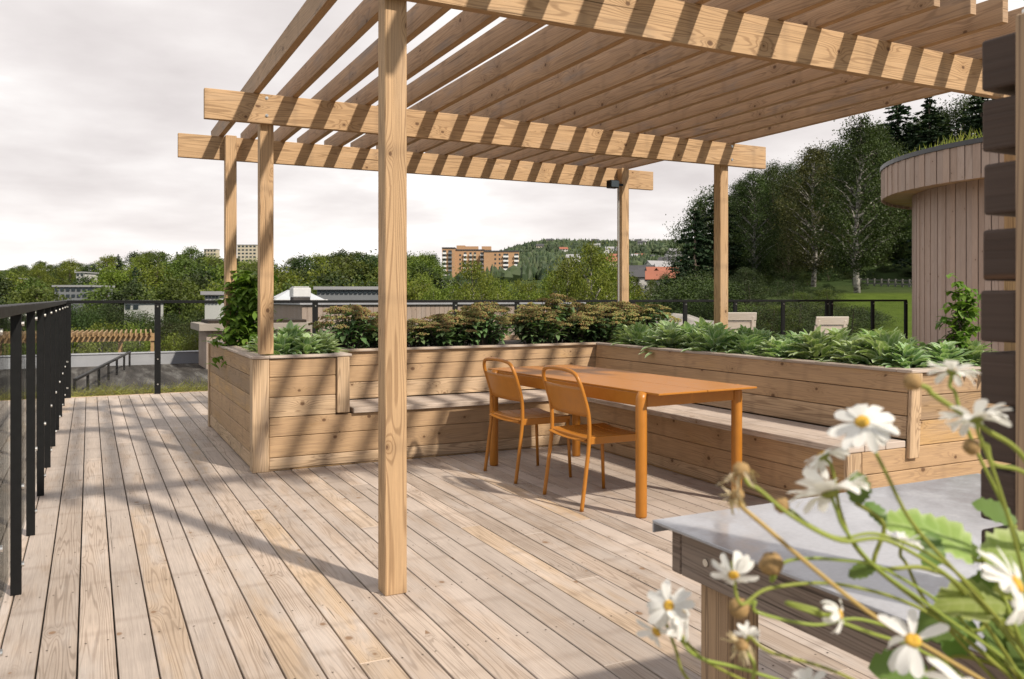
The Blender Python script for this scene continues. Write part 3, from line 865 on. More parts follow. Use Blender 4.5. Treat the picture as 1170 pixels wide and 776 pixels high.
# ------------------------------------------------------------------ lower roofs on the left
def lower_roofs():
    m = MB(); m.box(-9, 5.2, 12.4, 22.0, -.8, -.30); m.box(-9, 5.2, 12.45, 21.9, -12, -.81)
    tag(m.build('lower_roof', M['felt']), 'dark felt roof below the railing', kind='structure')
    m = MB(); m.box(-12, 5.2, 22.002, 22.3, -.9, -.03); m.box(-12, 5.2, 21.98, 22.34, -.028, -.008)
    o = m.build('roof_parapet', M['parapet'], bevel=.004); tag(o, 'pale grey metal roof parapet beyond the dark lower roof', 'parapet')
    m = MB(); m.box(-9, 5.2, 12.395, 13.9, -.29, -.075); tag(m.build('sedum_bed', M['soil']), 'soil strip of the roof edge', kind='structure')
    # weeds between deck and roof
    m = MB(); r = random.Random(5)
    for k in range(9000):
        p = Vector((r.uniform(-5, 5.0), 12.42+r.random()*1.3, -.075))
        hh = r.uniform(.06, .17)*(1+2*max(0, mnoise.noise(Vector((p.x*2, p.y*2, 0)))))
        leaf_strip(m, p, Vector((r.gauss(0, .5), r.gauss(0, .5), 1)), Vector((1, .2, 0)), hh, .012, curl=r.uniform(-1, 1), n=2, fold=.1)
    tag(m.build('roof_weeds', M['weeds']), 'dry yellow green weeds along the roof edge below the railing', 'weeds', kind='stuff')
    # box with cap seen left of the planter
    root = empty('roof_access_box', (3.2, 20.6, -.3)); tag(root, 'beige boarded roof box with wide cap left of the planter', 'roof box')
    m = MB()
    for k in range(18): m.box(-.85+k*.13, -.85+k*.13+.125, -.6, -.58, 0, .86, 'z')
    m.box(-.85, 1.48, -.578, .9, 0, .86, 'z'); m.build('wall', M['clad'], root, bevel=.003)
    m = MB(); m.box(-1.02, 1.6, -.75, 1.05, .862, 1.02); m.build('cap', M['cap'], root, bevel=.005)
    m = MB(); m.box(-.8, 1.4, -.55, .85, 1.021, 1.09); m.build('sedum_mat', M['soil'], root)
    m = MB(); m.cyl((-.15, 0, 1.09), (-.15, 0, 1.32), .06, 10); m.build('vent_pipe', M['parapet'], root)
    # second terrace building with skylight
    root = empty('flat_roofed_building', (5.41, 24.13, 0)); tag(root, 'low beige boarded building with flat grey roof just beyond the far railing', 'building')
    m = MB()
    for k in range(62): m.box(k*.15, k*.15+.142, 0, .02, -8, 1.10, 'z')
    for k in range(60): m.box(0, .02, .03+k*.15, .03+k*.15+.142, -8, 1.10, 'z')
    m.box(.022, 9.3, .022, 9.0, -8, 1.05, 'z'); m.build('wall', M['clad'], root)
    m = MB(); m.box(-.08, 9.4, -.08, 9.1, 1.102, 1.17); m.build('roof', M['parapet'], root, bevel=.005)
    root = empty('skylight', (0, 0, 0)); c = P(338, 340, 30); root.location = (c.x, c.y, 1.172); tag(root, 'white pyramid skylight on the flat grey roof under the vent', 'skylight')
    m = MB(); m.add([(-.85, -.7, .08), (.85, -.7, .08), (.85, .7, .08), (-.85, .7, .08), (-.25, -.2, .42), (.25, -.2, .42), (.25, .2, .42), (-.25, .2, .42)],
                    [(0, 1, 5, 4), (1, 2, 6, 5), (2, 3, 7, 6), (3, 0, 4, 7), (4, 5, 6, 7)]); m.build('dome', M['dome'], root)
    m = MB(); m.box(-.95, .95, -.8, .8, 0, .078); m.build('kerb', M['white_metal'], root, bevel=.005)
    root = empty('roof_fan', (0, 0, 0)); c = P(343, 331, 27.5); root.location = (c.x, c.y, 1.172); tag(root, 'boxy white ventilation fan on a dark base on the flat roof', 'roof fan')
    m = MB(); m.box(-.27, .27, -.25, .25, 0, .16); m.build('base', M['roofgrey'], root)
    m = MB(); m.box(-.29, .29, -.27, .27, .162, .46); m.box(-.25, .25, -.23, .23, .462, .50); m.build('housing', M['white_metal'], root, bevel=.03)
lower_roofs()

def far_pergola():
    root = empty('far_pergola', (-.8, 41.6, 0)); tag(root, 'pale new timber pergola on the lower terrace seen through the left glass', 'pergola')
    root.rotation_euler.z = R(-3)
    z = -.38
    for yy in (0, 2.6):
        m = MB(); m.box(-4.7, 3.6, yy, yy+.06, z-.25, z, 'x'); m.build('beam', M['beam'], root)
    for k in range(38):
        m = MB(); m.box(-4.5+k*.21, -4.5+k*.21+.06, -.7, 3.3, z+.002, z+.17, 'y'); m.build('rafter', M['beam'], root)
    for x in (-3, -.8, 1.95, 3.3):
        for yy in (.08, 2.48):
            m = MB(); m.box(x, x+.13, yy, yy+.13, -3.2, z, 'z'); m.build('post', M['beam'], root)
    m = MB(); m.box(-9, 9, 36, 52, -3.6, -3.2)
    m.box(-9, 9, 36, 52, -12, -3.61); tag(m.build('far_terrace', M['roofgrey']), 'lower terrace carrying the far pergola', kind='structure')
far_pergola()

# ------------------------------------------------------------------ trees
def quad_leaf(vs, fs, c, s, r):
    n = Vector((r.gauss(0, 1), r.gauss(0, 1), r.gauss(.4, 1))).normalized()
    a = n.orthogonal().normalized(); a = Matrix.Rotation(r.uniform(0, 6.28), 3, n) @ a; b = n.cross(a)
    i = len(vs)
    vs += [c-a*s, c-b*s*.6, c+a*s, c+b*s*.6]; fs.append((i, i+1, i+2, i+3))

def broad_tree(name, seed, leafmat, barkmat, Ht=10, Rr=3.2, nclump=90, nleaf=70, ls=.16, base=.22, clump=.75, fork=False, droop=0):
    r = random.Random(seed); root = empty(name); vs = []; fs = []; tr = MB()
    lean = Vector((r.uniform(-.04, .04), r.uniform(-.04, .04), 1))
    tp = [Vector((lean.x*z+.12*math.sin(z*.7+seed), lean.y*z+.12*math.cos(z*.6+seed), z)) for z in [Ht*q/9 for q in range(10)]]
    tr.tube(tp, [.17*(1-.92*i/9)*Ht/10+.02 for i in range(10)], 8)
    ends = []
    for k in range(nclump):
        t = base+(1-base)*(k+r.random())/nclump
        # crown outline
        q = (t-base)/(1-base); prof = (math.sin(math.pi*(q**.75)*.93+.12))**.7
        a = k*2.4+r.uniform(-.5, .5); rad = Rr*prof*math.sqrt(r.uniform(.12, 1))*r.uniform(.8, 1.12)
        z = Ht*t
        zt = min(z, Ht*.97); b0 = tp[min(9, int(zt/Ht*9))]
        e = Vector((b0.x+math.cos(a)*rad, b0.y+math.sin(a)*rad, z+r.uniform(-.3, .3)-droop*rad*.25))
        ends.append(e)
        if k % 3 == 0 and rad > .5:
            zb = max(Ht*base*.7, z-rad*.9); bb = tp[min(9, int(zb/Ht*9))]; bb = Vector((bb.x, bb.y, zb))
            mid = bb.lerp(e, .55)+Vector((0, 0, .12*rad)); tr.tube([bb, mid, e], [.055*Ht/10, .03*Ht/10, .01], 5, caps=False)
    for e in ends:
        cs = clump*r.uniform(.6, 1.25)
        for j in range(int(nleaf*r.uniform(.6, 1.3))):
            g = Vector((r.gauss(0, .5), r.gauss(0, .5), r.gauss(0, .38)))
            c = e+g*cs
            if droop: c.z -= abs(r.gauss(0, droop))*cs
            quad_leaf(vs, fs, c, ls*r.uniform(.6, 1.25), r)
    m = MB(); m.add(vs, fs); m.build('crown', leafmat, root); tr.build('trunk', barkmat, root, smooth=True)
    root['H'] = Ht; return root
def spruce_tree(name, seed, Ht=14, Rr=2.6, layers=34, ls=.15, dens=1.0):
    r = random.Random(seed); root = empty(name); vs = []; fs = []; tr = MB()
    tr.tube([(0, 0, 0), (0, 0, Ht*.5), (0, 0, Ht)], [.2, .12, .015], 8)
    for k in range(layers):
        t = (k+.5)/layers; z = Ht*(.08+.92*t); rad = Rr*(1-t)**.85*r.uniform(.8, 1.12)+.12
        nb = max(4, int(9*(1-t)+4))
        for j in range(nb):
            a = r.uniform(0, 6.28); L = rad*r.uniform(.65, 1.12)
            d = Vector((math.cos(a), math.sin(a), 0))
            if r.random() < .3: tr.tube([Vector((0, 0, z)), Vector((0, 0, z-.18*L))+d*L*.9], [.025, .008], 4, caps=False)
            n = int((6+L*15)*dens)
            for q in range(n):
                s = r.random()**.8; dr = -.30*L*s*s+.05*L*s
                side = Vector((-d.y, d.x, 0))*r.gauss(0, .13*(L*.4+.3)*(1.1-s*.6))
                c = Vector((0, 0, z+dr-abs(r.gauss(0, .10))))+d*L*s+side
                quad_leaf(vs, fs, c, ls*r.uniform(.6, 1.2), r)
    m = MB(); m.add(vs, fs); m.build('crown', M['spruce'], root); tr.build('trunk', M['bark'], root, smooth=True)
    root['H'] = Ht; return root
src = {}
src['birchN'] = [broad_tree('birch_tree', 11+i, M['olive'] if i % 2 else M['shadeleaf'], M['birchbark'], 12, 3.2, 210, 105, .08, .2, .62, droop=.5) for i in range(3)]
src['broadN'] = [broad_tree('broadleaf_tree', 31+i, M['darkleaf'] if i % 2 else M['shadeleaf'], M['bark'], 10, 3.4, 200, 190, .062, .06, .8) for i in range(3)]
src['bright'] = [broad_tree('birch_tree', 61+i, M['birch'], M['birchbark'], 12, 3.0, 120, 100, .09, .14, .75) for i in range(2)]
src['spruceN'] = [spruce_tree('spruce_tree', 41+i, 14, 2.9, 40, .12, 2.0) for i in range(2)]
src['broadF'] = [broad_tree('broadleaf_tree', 71+i, [M['oak'], M['darkleaf'], M['birch'], M['oak']][i], M['bark'], 12, 4.2, 95, 95, .155, .1, 1.1) for i in range(4)]
src['spruceF'] = [spruce_tree('spruce_tree', 91, 14, 2.5, 26, .26, .55)]
src['bush'] = [broad_tree('bush', 101+i, [M['oak'], M['darkleaf']][i], M['bark'], 3, 1.7, 60, 110, .05, .05, .5) for i in range(2)]
firstuse = {}
DEFERRED = []
def put(kind, i, px, v, ytop, label, group, cat='tree', wide=1.0, sink=.3):
    if kind == 'bush' and px < 852: kind, cat, group, label = 'broadN', 'tree', G, 'low leafy tree at the left foot of the wood'
    s = src[kind][i % len(src[kind])]
    key = s.name
    u = (px-HX)/F*v; z0 = T(u, v)-sink; zt = H+(HY-ytop)/F*v
    sc = max(.25, (zt-z0)/s['H'])
    if key not in firstuse: firstuse[key] = 1; o = s
    else: o = copy_tree(s)
    o.location = K(u, v, z0); w_ = sc**.75*wide if sc > 1 else sc*wide
    o.scale = (w_, w_, sc); o.rotation_euler.z = rnd.uniform(0, 6.28)
    tag(o, label, cat, group); return o

G = 'trees of the dark wood on the right slope'
# right wood: front rank
for j, (px, v, yt) in enumerate([(846, 70, 236), (872, 74, 214), (905, 72, 192), (940, 74, 178), (955, 70, 168), (996, 70, 150), (1010, 76, 170), (838, 66, 268), (900, 66, 240), (945, 68, 225), (968, 72, 200), (1030, 76, 190)]):
    DEFERRED.append((j, px, v, yt))
put('spruceN', 0, 794, 60, 238, 'pointed dark spruce at the left end of the wood', G, wide=1.5)
put('spruceN', 1, 820, 62, 208, 'taller spruce half hidden by the right pergola post', G, wide=1.7)
put('birchN', 0, 862, 62, 196, 'birch with a forked white trunk just right of the pergola post', G)
put('broadN', 0, 888, 68, 190, 'rounded mid green tree between the two front birches', G, wide=.8)
put('birchN', 1, 930, 60, 168, 'slim pale trunked birch in the middle of the wood', G)
put('birchN', 2, 978, 54, 138, 'tallest birch with open airy crown left of the curved building', G, wide=1.05)
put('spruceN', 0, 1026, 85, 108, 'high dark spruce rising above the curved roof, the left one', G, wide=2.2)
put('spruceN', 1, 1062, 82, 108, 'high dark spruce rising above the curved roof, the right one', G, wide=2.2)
for j, (px, v, yt) in enumerate([(1015, 92, 150), (1040, 96, 140), (1058, 90, 138), (1080, 94, 128), (1098, 88, 120), (1132, 90, 118)]):
    put('spruceN' if j % 2 else 'broadN', j, px, v, yt, 'dark tree crowded behind the round roof', G, wide=1.5)
put('spruceN', 0, 1122, 60, 92, 'dark spruce beside the top of the timber screen', G, wide=1.9)
LB = 'dark tree in the shaded depth of the right wood'
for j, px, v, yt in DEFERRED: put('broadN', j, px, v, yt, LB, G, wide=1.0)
for i, px in enumerate(range(838, 1190, 15)):
    put('broadN', i*2+1, px+rnd.uniform(-6, 6), rnd.uniform(68, 74), 268-(px-815)*.05+rnd.uniform(-22, 22), LB, G, wide=1.0)
for i, px in enumerate(range(838, 1190, 18)):
    put('broadN', i*2+1, px+rnd.uniform(-6, 6), rnd.uniform(92, 98), 235-(px-815)*.14+rnd.uniform(-10, 10), LB, G, wide=1.25)
for i, px in enumerate(range(800, 1100, 13)):
    put('bush', 1, px+rnd.uniform(-4, 4), rnd.uniform(62, 66), rnd.uniform(306, 318), 'bushy undergrowth shrub at the foot of the right wood', 'undergrowth shrubs of the right wood', 'bush', wide=1.5)
for i, px in enumerate(range(856, 1000, 11)):
    put('bush', i, px+rnd.uniform(-5, 5), rnd.uniform(33, 42), rnd.uniform(346, 356)+max(0, px-930)*.12, 'low bush on the bank below the wood', 'undergrowth shrubs of the right wood', 'bush', wide=1.7)
for i, px in enumerate(range(800, 945, 12)):
    put('bush', i, px+rnd.uniform(-4, 4), rnd.uniform(44, 54), rnd.uniform(322, 338), 'low bush on the bank below the wood', 'undergrowth shrubs of the right wood', 'bush', wide=1.6)
for i, px in enumerate(range(815, 1180, 24)):
    put('broadN', i, px+rnd.uniform(-8, 8), rnd.uniform(76, 90), 222-(px-815)*.16+rnd.uniform(-14, 14), LB, G, wide=.95)
for i, px in enumerate(range(830, 1200, 34)):
    put('spruceF', 0, px+rnd.uniform(-8, 8), rnd.uniform(100, 118), 222-(px-815)*.24+rnd.uniform(-10, 10), 'spruce at the back of the right wood', G, wide=1.6)
for i, px in enumerate(range(790, 1000, 22)):
    put('bush', i, px+rnd.uniform(-6, 6), rnd.uniform(56, 64), rnd.uniform(308, 326), 'bushy undergrowth shrub at the foot of the right wood', 'undergrowth shrubs of the right wood', 'bush', wide=1.3)
for i, px in enumerate(range(1010, 1060, 18)):
    put('bush', i, px, rnd.uniform(66, 72), rnd.uniform(300, 318), 'bushy undergrowth shrub at the foot of the right wood', 'undergrowth shrubs of the right wood', 'bush', wide=1.3)
for i, (px, v, yt) in enumerate([(800, 50, 332), (822, 52, 322), (775, 60, 332), (764, 70, 332), (790, 66, 322), (816, 64, 300)]):
    put('broadN', i, px, v, yt, 'low leafy tree at the left foot of the wood', G, wide=.8)

def prof(px, tab):
    for (a, ya), (b, yb) in zip(tab, tab[1:]):
        if px <= b: return ya+(yb-ya)*(px-a)/(b-a)
    return tab[-1][1]
TT = [(-160, 306), (0, 306), (40, 300), (75, 298), (105, 301), (125, 292), (175, 290), (220, 284), (250, 296), (300, 300), (340, 294), (400, 286), (440, 292), (500, 292)]
GL = 'trees of the wood beyond the left railing'
LL = ['tree on the skyline of the wood beyond the left railing', 'mid green rounded tree in the middle of the left wood', 'tree low in the valley just beyond the left glass railing']
i = 0
for px in range(-170, 500, 10):
    i += 1
    k = 'spruceF' if rnd.random() < .16 else 'broadF'
    put(k, i, px+rnd.uniform(-5, 5), rnd.uniform(150, 185), prof(px, TT)+rnd.uniform(-2, 6), LL[0], GL, wide=1.3)
for px in range(-150, 500, 16):
    if 50 < px < 105: continue
    i += 1
    put('broadF' if rnd.random() > .12 else 'spruceF', i, px+rnd.uniform(-7, 7), rnd.uniform(112, 135), prof(px, TT)+rnd.uniform(8, 24), LL[1], GL, wide=1.2)
for px in range(-140, 480, 19):
    i += 1
    if 55 < px < 110 or 145 < px < 165: continue
    put('broadF', i, px+rnd.uniform(-7, 7), rnd.uniform(84, 100), prof(px, TT)+rnd.uniform(30, 46), LL[1], GL, wide=1.15)
for px in range(-130, 320, 22):
    i += 1
    put('broadN', i, px+rnd.uniform(-8, 8), rnd.uniform(62, 74), 358+rnd.uniform(-6, 10), LL[2], GL, wide=.9)
for px in range(-120, 320, 26):
    i += 1
    put('bright', i, px+rnd.uniform(-8, 8), rnd.uniform(54, 60), 378+rnd.uniform(-4, 10), LL[2], GL, wide=.9)
# right of the central post
GC = 'trees in the valley beyond the back bench'
for j, (px, v, yt) in enumerate([(482, 95, 316), (498, 78, 334), (518, 88, 329), (543, 84, 303), (556, 96, 316), (578, 82, 324), (606, 88, 326), (532, 70, 336), (570, 68, 336), (610, 72, 338)]):
    put('bright', j, px, v, yt, 'bright green tree in front of the orange apartment block', GC, wide=.85)
for j, (px, v, yt) in enumerate([(648, 74, 300), (672, 70, 284), (694, 76, 296), (712, 80, 312), (635, 84, 316), (730, 90, 330)]):
    put('bright', j, px, v, yt, 'tall yellow green birch left of the far right pergola post', GC, wide=.85)
for j, px in enumerate(range(440, 780, 15)):
    k = rnd.random()
    put('broadF', j, px+rnd.uniform(-6, 6), rnd.uniform(190, 300), (328 if 490 < px < 606 else 318)+rnd.uniform(-8, 8), 'mid green tree in the middle distance of the valley', GC, wide=.9)
for j, px in enumerate(range(470, 800, 18)):
    put('broadN', j, px+rnd.uniform(-6, 6), rnd.uniform(100, 130), 342+rnd.uniform(-8, 8), 'dark green tree just above the far handrail', GC, wide=1.0)
for j, px in enumerate(range(430, 800, 26)):
    put('broadN', j, px, rnd.uniform(56, 64), 368+rnd.uniform(-6, 6), 'tree top just below the far handrail behind the shrubs', GC, wide=1.0)
for j, px in enumerate(range(436, 500, 12)):
    put('broadF', j, px, rnd.uniform(420, 500), 293+rnd.uniform(-2, 6), 'distant tree left of the orange apartment block', GC)

# unused sources are removed
for k, l in src.items():
    for s in l:
        if s.name not in firstuse:
            for c_ in list(s.children): bpy.data.objects.remove(c_)
            bpy.data.objects.remove(s)

# forested far hills: one mass
def far_forest():
    r = random.Random(77); m = MB(); n = 0
    tries = 0
    while n < 9000 and tries < 60000:
        tries += 1
        v = 480+1500*r.random()**.8; px = r.uniform(395, 800); u = (px-HX)/F*v
        dens = mnoise.noise(Vector((u*.006, v*.004, 1)))
        if v < 1100 and px > 640 and dens > .12: continue
        z = T(u, v)
        if r.random() < .5: h, w_ = r.uniform(9, 15), r.uniform(2.2, 3.4); cone = True
        else: h, w_ = r.uniform(8, 12), r.uniform(3.6, 5.5); cone = False
        base = K(u, v, z-1); rot = r.uniform(0, 6.28); k = 6
        rings = [(1.0, .12), (.75, .45), (.38, .78)] if cone else [(.75, .15), (1.05, .5), (.7, .85)]
        vs = []
        for (q, t) in rings:
            for a in range(k):
                aa = rot+2*math.pi*a/k; j = r.uniform(.72, 1.25)
                vs.append(base+Vector((math.cos(aa)*w_*q*j, math.sin(aa)*w_*q*j, h*t+r.uniform(-.6, .6))))
        vs.append(base+Vector((0, 0, h)))
        fs = []
        for q in range(2):
            for a in range(k):
                b = (a+1) % k; fs.append((q*k+a, q*k+b, (q+1)*k+b, (q+1)*k+a))
        for a in range(k): fs.append((2*k+a, 2*k+(a+1) % k, 3*k))
        m.add(vs, fs); n += 1
    tag(m.build('far_forest', M['farwood']), 'dense forest covering the distant hillside', 'forest', kind='stuff')
M['farwood'] = leaf('far_wood', (.03, .055, .022), (.075, .10, .04), .1, obj=0, clump=.012)
far_forest()

# ------------------------------------------------------------------ far houses
def colr(name, c): return plain(name, c, .8, .08, .3)
WC = {'white': (.52, .51, .49), 'grey': (.17, .18, .19), 'yellow': (.55, .42, .2), 'red': (.30, .07, .045), 'cream': (.5, .44, .34)}
RC = {'dark': (.06, .06, .065), 'tile': (.28, .10, .06), 'pale': (.30, .30, .31)}
for k, c in WC.items(): M['w_'+k] = colr('render_'+k, c)
for k, c in RC.items(): M['r_'+k] = colr('roof_'+k, c)
def house(px, ypx, v, wc, rc, label, w_=11, d_=8, h_=5.5, rh=2.6, rz=None, grp='houses on the distant hillside'):
    u = (px-HX)/F*v; c = K(u, v, H-(ypx-HY)/F*v)
    root = empty('hillside_house', c, rz if rz is not None else rnd.uniform(-.6, .6)-YAW)
    tag(root, label, 'house', grp)
    X, Y = w_/2, d_/2
    m = MB(); m.add([(-X, -Y, -5), (X, -Y, -5), (X, Y, -5), (-X, Y, -5), (-X, -Y, h_), (X, -Y, h_), (X, Y, h_), (-X, Y, h_), (-X, 0, h_+rh), (X, 0, h_+rh)],
                    [(0, 1, 5, 4), (1, 2, 6, 9, 5), (2, 3, 7, 6), (3, 0, 4, 8, 7)]); m.build('wall', M['w_'+wc], root)
    m = MB(); o = .6; e = rh*o/Y
    for s in (-1, 1):
        a = Vector((0, s*(Y+o)/2, h_+rh/2-e/2+.12)); d = Vector((0, s*(Y+o)/2, -(rh+e)/2))
        m.par(a, (X+.5, 0, 0), d, Vector((0, d.z, -d.y)).normalized()*.12)
    m.build('roof', M['r_'+rc], root)
    nw = 3
    for fl in (0, 1):
        for k in range(nw):
            x = -X+w_*(k+.5)/nw
            m = MB(); m.box(x-.6, x+.6, -Y-.06, -Y-.003, 1.0+fl*2.7, 2.3+fl*2.7); m.build('window', M['glasswin'], root)
hs = [(766, 312, 430, 'red', 'dark', 'dark red house with grey roof above the village cluster'), (776, 308, 470, 'white', 'pale', 'white house highest in the village cluster beside the spruce'),
      (752, 318, 400, 'white', 'pale', 'white house with pale roof right of the far pergola post'), (763, 322, 380, 'grey', 'pale', 'grey house with pale roof in the village cluster'),
      (746, 330, 330, 'yellow', 'dark', 'small yellow house low in the village cluster'), (756, 330, 320, 'yellow', 'tile', 'yellow house with orange roof in the village cluster'),
      (766, 332, 310, 'red', 'tile', 'red house with tiled roof at the right of the cluster'), (732, 326, 350, 'grey', 'dark', 'dark roofed grey house close right of the far post'),
      (738, 333, 320, 'white', 'dark', 'white house with dark roof low beside the far post'), (697, 309, 520, 'cream', 'tile', 'long house with red tiled roof left of the far post'),
      (758, 338, 280, 'white', 'tile', 'small white house just above the handrail'), (770, 300, 600, 'white', 'dark', 'white house with dark roof uphill of the cluster')]
for q in hs: house(*q)
r_ = random.Random(12)
LH = 'small white house scattered among the trees of the distant hillside'
for k in range(30):
    px = r_.uniform(612, 790); v = r_.uniform(700, 1350)
    if 60 < abs(px-700) < 0: continue
    u = (px-HX)/F*v; zt = T(u, v); yp = HY-(zt+4-H)/F*0-(zt+4-H)*F/v
    house(px, yp, v, r_.choice(['white', 'white', 'white', 'cream', 'grey']), r_.choice(['dark', 'pale', 'dark', 'tile']), LH)

def slab_block(name, px0, px1, ytop, ybot, v, wc, label, floors, rot=0, depth=5, nb=5, balc=False, cat='building'):
    u0, u1 = (px0-HX)/F*v, (px1-HX)/F*v; w_ = u1-u0; zt = H+(HY-ytop)/F*v; zb = H+(HY-ybot)/F*v
    c = K((u0+u1)/2, v, zb); root = empty(name, c, -YAW+rot); tag(root, label, cat)
    h = zt-zb; m = MB(); m.box(-w_/2, w_/2, 0, depth, -8, h); m.build('wall', M['w_'+wc] if isinstance(wc, str) else wc, root)
    m = MB(); m.box(-w_/2-.2, w_/2+.2, -.2, depth+.2, h+.002, h+.22); m.build('roof', M['r_pale'], root)
    fh = h/floors
    for f in range(floors):
        for k in range(nb):
            x = -w_/2+w_*(k+.5)/nb; ww = w_/nb*.3
            m = MB(); m.box(x-ww, x+ww, -.08, -.003, fh*f+fh*.35, fh*f+fh*.8); m.build('window', M['glasswin'], root)
    return root
slab_block('white_block', 87, 96, 312, 327, 148, 'white', 'small white block among the trees of the left wood', 3, nb=2)
slab_block('low_grey_building', 62, 106, 328, 342, 100, 'grey', 'long grey roofed building low in the left wood', 2, nb=7)
slab_block('low_white_building', -20, 26, 326, 336, 140, 'white', 'low white building with orange upper storey at the left edge', 1, nb=6)
slab_block('orange_walled_building', -20, 20, 319, 326, 150, 'yellow', 'orange walled building behind the low white one at the left edge', 1, nb=4)
slab_block('white_cottage', 142, 160, 346, 357, 75, 'white', 'small white cottage seen just under the far handrail', 1, nb=2)
slab_block('white_tower_block', 233, 247, 285, 300, 420, 'cream', 'pale tower block rising over the treetops left of the vine post', 4, nb=4)
slab_block('white_tower_block', 271, 293, 280, 300, 420, 'cream', 'pale tower block rising over the treetops between the two left posts', 5, nb=5)
slab_block('long_low_building', 362, 436, 331, 338, 60, 'grey', 'long low building with window strip behind the skylight roof', 1, nb=14)
slab_block('long_low_building', 234, 250, 337, 349, 52, 'white', 'low building with white window strip left of the vine', 2, nb=4)
slab_block('flat_white_building', 488, 514, 321, 327, 330, 'white', 'flat white building at the foot of the orange apartment block', 1, nb=4)

# orange brick apartment block
def apartment():
    t = NT('orange_brick'); tc = t.n('ShaderNodeTexCoord'); n = t.noise(tc.outputs['Object'], .8, 5, .6)
    t.bsdf(t.mix(n, (.38, .215, .11), (.48, .30, .17)), .85); brick = t.m
    v = 580; k = v/F
    c = K(0, v, H); root = empty('apartment_block', c, -YAW); tag(root, 'tall orange brick apartment block with stacks of white balconies', 'apartment block')
    def X(px): return (px-HX)*k
    def Z(py): return (HY-py)*k
    zt, fh = Z(285), 2.95
    vols = [(505, 520, 284, 0), (520, 553, 286, 3.0), (553, 593, 288, -3.0)]
    for (a, b, yt, y0) in vols:
        m = MB(); m.box(X(a)+.01, X(b)-.01, y0, 16, -12, Z(yt)); m.build('wall', brick, root)
        m = MB(); m.box(X(a)-.1, X(b)+.1, y0-.4, 16.2, Z(yt)+.01, Z(yt)+.8); m.build('roof', M['r_dark'], root)
    for (a, b, yt) in ((521, 531, 280), (531, 546, 281), (550, 561, 281)):
        m = MB(); m.box(X(a)+.02, X(b)-.02, 5, 12, Z(286)+.5, Z(yt)); m.build('roof_house', brick, root)
    mats = plain('balcony_white', (.78, .78, .76), .7, .05, .3)
    def stack(a, b, yt, y0, wmat, nfl=10):
        for f in range(nfl):
            z = Z(yt)-1.0-f*fh-1.4
            m = MB(); m.box(X(a), X(b), y0-1.3, y0-.02, z-.9, z+.3); m.build('balcony', wmat, root)
            m = MB(); m.box(X(a)+.15, X(b)-.15, y0-.10, y0-.004, z+.2, z+1.75); m.build('window', M['glasswin'], root)
    stack(505.6, 510, 285, 0, mats); stack(512, 516.5, 285, 0, M['w_grey'])
    stack(529.5, 533, 287, 3, mats); stack(536, 539, 287, 3, M['w_white']); stack(541, 544, 287, 3, M['w_cream'], 4)
    stack(551 if False else 548.5, 552.6, 287, 3, mats)
    stack(575, 581, 289, -3, mats); stack(587.5, 592.6, 289, -3, mats)
    for f in range(8):
        for px in (522.5, 525.5, 562, 566, 571):
            y0 = 3 if px < 553 else -3; z = Z(290)-f*fh
            m = MB(); m.box(X(px)-.6, X(px)+.6, y0-.06, y0-.003, z-1.5, z-.2); 
            if px in (525.5, 566, 571) : m.build('window', M['glasswin'], root)
apartment()

# low fence, path and rocks on the lawn
def lawn_bits():
    root = empty('lawn_fence', K(27, 60, T(27, 60))); tag(root, 'low pale rail fence along the top of the lawn by the curved building', 'fence')
    org = Vector(root.location); m = MB(); prev = None
    for k in range(14):
        px = 975+k*8; v = 60-k*.35; u = (px-HX)/F*v; b = K(u, v, T(u, v))-org
        q = MB(); q.box(b.x-.05, b.x+.05, b.y-.05, b.y+.05, b.z-.3, b.z+.55, 'z'); q.build('post', M['fence'], root)
        if prev is not None:
            for z in (.2, .45):
                c = (prev+b)/2+Vector((0, 0, z)); d = (b-prev)/2
                m.par(c, d, Vector((-d.y, d.x, 0)).normalized()*.02, (0, 0, .05))
        prev = b
    m.build('rail', M['fence'], root)
    r = random.Random(4)
    for k in range(16):
        px = r.uniform(744, 835); v = r.uniform(36, 58); u = (px-HX)/F*v
        z = max(T(u, v), H-(378-HY)/F*v-.4)
        vs = []; fs = []; n1, n2 = 10, 6; m = MB(); s = r.uniform(.9, 2.2)
        for j in range(n2+1):
            for i_ in range(n1):
                a = 2*math.pi*i_/n1; b = math.pi*j/n2; d = Vector((math.sin(b)*math.cos(a), math.sin(b)*math.sin(a), math.cos(b)))
                f = 1+.5*mnoise.noise(d*1.4+Vector((k*3, 0, 0)))
                vs.append(Vector((d.x*s*f*1.3, d.y*s*f, d.z*s*f*.5)))
        for j in range(n2):
            for i_ in range(n1):
                b = (i_+1) % n1; fs.append((j*n1+i_, (j+1)*n1+i_, (j+1)*n1+b, j*n1+b))
        m.add(vs, fs); o = m.build('boulder', M['rock'], loc=K(u, v, z)); tag(o, 'grey granite boulder on the bank at the left foot of the wood', 'boulder', 'boulders on the bank')
lawn_bits()

